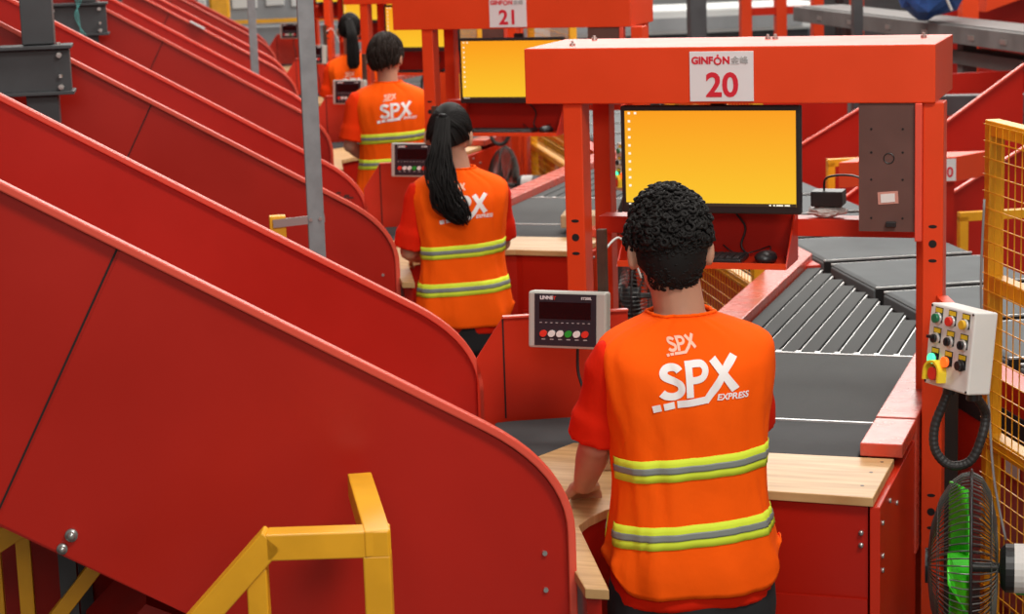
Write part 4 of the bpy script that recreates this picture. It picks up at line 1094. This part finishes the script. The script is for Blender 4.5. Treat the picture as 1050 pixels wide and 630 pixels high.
# ================================================================== FAR SIDE
def oppchute(u,v0,z0,sl,vend,depth,label,w=.0):
    t=thing('far_side_chute',label,'chute',F(u,v0,0),'red chutes on the far side of the main line')
    bm=BM(); P=[F(u,v0,z0),F(u,vend,z0+sl*(vend-v0)),F(u,vend,.3),F(u,v0,.3)]
    prism(bm,P,Rd*.01); wl=obj('side_wall',bm,'red_chute',t)
    bm=BM(); bar(bm,F(u-.01,v0,z0),F(u-.01,vend,z0+sl*(vend-v0)),.022,.012); obj('rim_flange',bm,'orange_edge',wl,bevel=.003)
    bm=BM(); prism(bm,[F(u+.02,v0,z0-.42),F(u+.02,vend,z0-.42+sl*(vend-v0)),F(u+.02,vend,z0-.45+sl*(vend-v0)),F(u+.02,v0,z0-.45)],Rd*depth); obj('slide_plate',bm,'red_chute',t)
    bm=BM(); box_c(bm,F(u+depth*.5,v0+.7,0),.04,.04,.5+z0-.3); obj('leg',bm,'red',t)
    return t
oppchute(9.1,3.12,.80,.56,4.0,1.1,'red far-side chute rim behind the yellow mesh fence, lowest on the right')
oppchute(10.4,3.15,.67,.67,4.3,1.0,'red far-side chute with a steep pale rim, right of the brown plate')
oppchute(11.9,3.10,.66,.55,4.0,1.2,'red far-side chute seen between monitor 20 and the brown plate')
for (u,a,b,z,lab) in ((13.4,3.15,4.3,1.17,'plain red far-side wall panel behind the chute right of monitor 20'),(12.2,4.2,6.0,1.25,'dark red panel behind the grey strut on the right')):
    bm=BM(); prism(bm,[F(u,a,.1),F(u,a,z),F(u,b,z),F(u,b,.1)],Rd*.03); tag(obj('red_partition',bm,'red_chute'),lab,'partition')
ob=thing('far_side_header_box','low red box with pale top and white number sign beyond the belts','header box',F(8.5,3.0,0))
bm=BM(); prism(bm,[F(8.38,2.65,1.118),F(8.38,3.165,1.118),F(8.53,3.375,1.118),F(8.62,2.86,1.118)],UP*.107); obo=obj('box',bm,'red_frame',ob,bevel=.002)
bm=BM(); box_c(bm,F(8.46,3.15,0),.03,.03,1.118); obj('support',bm,'red_chute',ob)
dd=Pd.copy(); nn=Vector((dd.y,-dd.x,0))
o0=F(8.38,3.082,1.123)+nn*.003
bm=BM(); obox(bm,o0,dd*.085,nn*-.002,UP*.095); sg_=obj('sign_plate',bm,'sign_white',obo)
bm=place_text(text_bm('0',.06,.0015),o0+dd*.058+UP*.036+nn*.001,dd,UP); obj('number',bm,'sign_red',sg_)
for (u,v,lab) in ((8.95,2.98,'small yellow handrail seen beyond the belts right of monitor 20'),(8.2,3.20,'yellow handrail behind the belts, between the right post and the mesh fence')):
    t=thing('yellow_handrail',lab,'railing',F(u,v,0)); z=1.02 if u>8.5 else 1.0
    if u>8.5: u,v=10.0,3.12
    else: u,v=8.17,3.12
    t.location=F(u,v,0)
    for dv in (0,.5):
        bm=BM(); box_c(bm,F(u,v+dv,0),.018,.018,z); obj('post',bm,'yellow',t)
    bm=BM(); bar(bm,F(u,v-.018,z),F(u,v+.52,z),.036,.036); obj('top_rail',bm,'yellow',t)

# long raised grey conveyor
gc=thing('raised_conveyor','long raised grey steel conveyor crossing the upper right background','conveyor',F(13,4.4,0))
def cvl(u): return 4.94-(u-11.95)*.030
bm=BM(); prism(bm,[F(16.4,cvl(16.4),1.375),F(16.4,cvl(16.4)+.42,1.375),F(5.5,cvl(5.5)+.42,1.375),F(5.5,cvl(5.5),1.375)],UP*.115); obj('side_beam',bm,'conv_grey',gc,bevel=.004)
bm=BM(); prism(bm,[F(16.3,cvl(16.3)+.04,1.492),F(16.3,cvl(16.3)+.38,1.492),F(5.6,cvl(5.6)+.38,1.492),F(5.6,cvl(5.6)+.04,1.492)],UP*.006); obj('belt',bm,'conv_grey',gc)
bm=BM(); prism(bm,[F(13.4,cvl(13.4)+.12,1.22),F(13.4,cvl(13.4)+.35,1.22),F(5.5,cvl(5.5)+.35,1.22),F(5.5,cvl(5.5)+.12,1.22)],UP*.09); obj('lower_beam',bm,'conv_grey',gc)
for u in (15.6,13.3,11.6,9.2,7.6):
    bm=BM(); box_c(bm,F(u,cvl(u)+.2,0),.05,.05,1.375); obj('leg',bm,'conv_grey',gc)
for u in (15.7,15.0,14.2,13.5,12.7,12.2):
    bm=BM(); obox(bm,F(u,cvl(u)-.006,1.41),Rd*.10,Pd*.006,UP*.03); obj('clip',bm,'galv',gc)
# dark struts under it
st=thing('dark_steel_strut','dark grey I-beam strut under the raised conveyor at the right','strut',F(10.2,4.4,0))
bm=BM(); bar(bm,F(10.9,3.75,1.20),F(10.9,4.80,1.17),.10,.11); obj('beam',bm,'dark_steel',st,bevel=.004)
bm=BM(); bar(bm,F(10.88,4.55,1.14),F(10.88,3.75,.80),.05,.09); obj('diagonal',bm,'dark_steel',st,bevel=.004)
bm=BM(); box_c(bm,F(10.9,4.70,0),.04,.04,1.14); obj('leg',bm,'dark_steel',st)
# blue bag on the conveyor
bm=BM(); bmesh.ops.create_icosphere(bm,subdivisions=3,radius=1)
for v_ in bm.verts:
    n_=v_.co.normalized(); d=1+.30*noise.noise(n_*1.3+Vector((3,1,0)))+.16*noise.noise(n_*3.5)
    v_.co=F(13.5,4.90,1.73)+Pd*n_.x*.25*d+Rd*n_.y*.22*d+UP*n_.z*.20*d
bb=obj('blue_bag',bm,'blue_bag'); tag(bb,'crumpled blue woven bag lying on the raised grey conveyor','bag')
bm=BM(); tube(bm,[F(13.25,4.80,1.88),F(13.22,4.88,1.76),F(13.25,4.97,1.58)],.010,6); obj('white_string',bm,'cable_white',bb)
# red hoppers on the far right
t=thing('red_hopper','bright red folded sheet-metal hopper above the raised conveyor, top right corner','hopper',F(14.5,6,0))
bm=BM(); prism(bm,[F(14.3,5.62,1.50),F(14.3,5.70,2.2),F(14.3,7.5,2.4),F(14.3,6.0,1.62)],Rd*.4); obj('front_face',bm,'red_frame',t)
bm=BM(); prism(bm,[F(14.9,5.5,.3),F(14.9,5.5,2.3),F(14.9,8.5,2.5),F(14.9,8.5,.3)],Rd*.05); obj('back_sheet',bm,'red_chute',t)
bm=BM(); box_c(bm,F(14.2,5.45,0),.06,.05,2.4); obj('corner_post',bm,'red_frame',t)
# red posts, grey posts and machines in the background
def bgbox(name,label,cat,u,v,z0,z1,hu,hv,m,group=None,extra=None):
    bm=BM(); box_c(bm,F(u,v,z0),hv,hu,z1-z0); o=obj(name,bm,m,bevel=.004); tag(o,label,cat,group); return o
for i,(u,v,lab) in enumerate(((18.6,5.0,'red upright left of the white machines, upper middle'),(18.6,5.33,'red upright, second from the left among the far red posts'),(18.6,5.68,'red upright just left of the raised conveyor end'),(17.5,5.70,'red upright above the raised conveyor, right of the slim grey upright'),(17.5,6.25,'red upright above the raised conveyor, left of the blue bag'))):
    bgbox('red_post',lab,'post',u,v,0,3.0,.05,.05,'red_frame','far red uprights')
bm=BM(); bar(bm,F(18.6,5.0,1.35),F(18.6,5.68,1.35),.05,.07); tag(obj('red_cross_bar',bm,'red'),'red cross bar joining the far red uprights','bar')
bgbox('grey_column','dark grey upright just right of header 21 in the background','post',17.0,4.15,0,3.0,.07,.07,'dark_steel')
bgbox('grey_column','slim grey upright rising behind header 20 on the right','post',13.1,4.27,0,3.0,.032,.032,'dark_steel')
def machine(label,u,v,z,w,d,h,m,m2):
    t=thing('machine',label,'machine',F(u,v,0))
    bm=BM(); box_c(bm,F(u,v,z),w/2,d/2,h); b=obj('housing',bm,m,t,bevel=.03)
    bm=BM(); box_c(bm,F(u-d/2-.005,v,z+h*.15),w*.42,.008,h*.5); obj('front_door',bm,m2,b)
    bm=BM(); box_c(bm,F(u,v,0),w*.45,d*.4,z); obj('base_frame',bm,'dark_steel',t)
    return t
machine('long white machine bed in the upper middle background',24.5,5.6,.85,3.6,1.2,.30,'machine_white','machine_grey')
machine('white machine hood behind the far red uprights',27.0,8.8,1.0,2.6,1.4,.55,'machine_white','machine_grey')
machine('grey control cabinet behind the raised conveyor on the right',17.8,7.3,.3,.9,.5,1.9,'machine_white','machine_grey')
machine('black machine body behind the raised conveyor end',19.5,6.5,.3,.9,.6,1.7,'black','dark_steel')
t=thing('machine','big light grey machine in the upper left background above the yellow bar','machine',F(25,.8,0))
bm=BM(); obox(bm,F(25,.35,.1),Pd*1.5,Rd*.8,UP*2.2); b=obj('housing',bm,'machine_grey',t,bevel=.03)
for a,z0_,w_,h_ in ((.45,1.30,.30,.35),(.85,1.32,.22,.16),(1.15,1.30,.5,.4)):
    bm=BM(); obox(bm,F(24.98,a,z0_),Pd*w_,Rd*.02,UP*h_); obj('front_panel',bm,'machine_white',b,bevel=.01)
t=thing('machine','white machine frame at the top left, left of the big grey machine','machine',F(25,0,0))
bm=BM(); obox(bm,F(25,-.35,.1),Pd*.5,Rd*.6,UP*1.5); b=obj('housing',bm,'machine_white',t,bevel=.03)
bm=BM(); obox(bm,F(24.98,-.3,1.0),Pd*.3,Rd*.02,UP*.3); obj('front_panel',bm,'dark_steel',b)
bm=BM(); obox(bm,F(24.4,-.1,.1),Pd*1.75,Rd*.4,UP*1.0); tag(obj('low_grey_platform',bm,'machine_grey',bevel=.01),'low grey platform below the yellow bar, upper left background','platform')
bm=BM(); obox(bm,F(24.35,.15,1.15),Pd*1.5,Rd*.04,UP*.045); tag(obj('yellow_bar',bm,'yellow'),'long horizontal yellow bar across the upper left background','bar')
yb=thing('yellow_machine','small yellow machine at the top left behind the farthest chute','machine',F(24.6,.33,0))
bm=BM(); box_c(bm,F(24.7,.30,1.20),.12,.1,.28); obj('housing',bm,'yellow',yb,bevel=.03)
bm=BM(); box_c(bm,F(24.7,.30,1.101),.08,.06,.10); obj('stand',bm,'machine_white',yb)
bm=BM(); box_c(bm,F(23.6,-.05,0),.10,.1,2.3); tag(obj('black_cabinet',bm,'black',bevel=.02),'narrow black cabinet at the top edge above the farthest chute','cabinet')
bm=BM(); bar(bm,F(4.06+3*PITCH,-.03,rimz(-.03)+.010),F(4.06+3*PITCH,.07,rimz(.07)+.010),.036,.012); tag(obj('white_tag',bm,'label_white'),'small white tag stuck on the rim of the fourth chute','tag')
# conveyor decks receding in the far middle
for i in range(3):
    t=thing('far_conveyor','%s low grey conveyor deck in the far middle background'%(('nearest','middle','farthest')[i]),'conveyor',F(18+i*3,4.6,0))
    bm=BM(); obox(bm,F(17.8+i*3,3.3,.62),Pd*5,Rd*1.1,UP*.06); obj('deck',bm,'cart_belt',t)
    bm=BM(); obox(bm,F(17.75+i*3,3.3,.40),Pd*5,Rd*1.2,UP*.20); obj('body',bm,'black',t)
    for q in (3.7,7.6):
        bm=BM(); box_c(bm,F(18.2+i*3,q,0),.05,.05,.4); obj('leg',bm,'dark_steel',t)
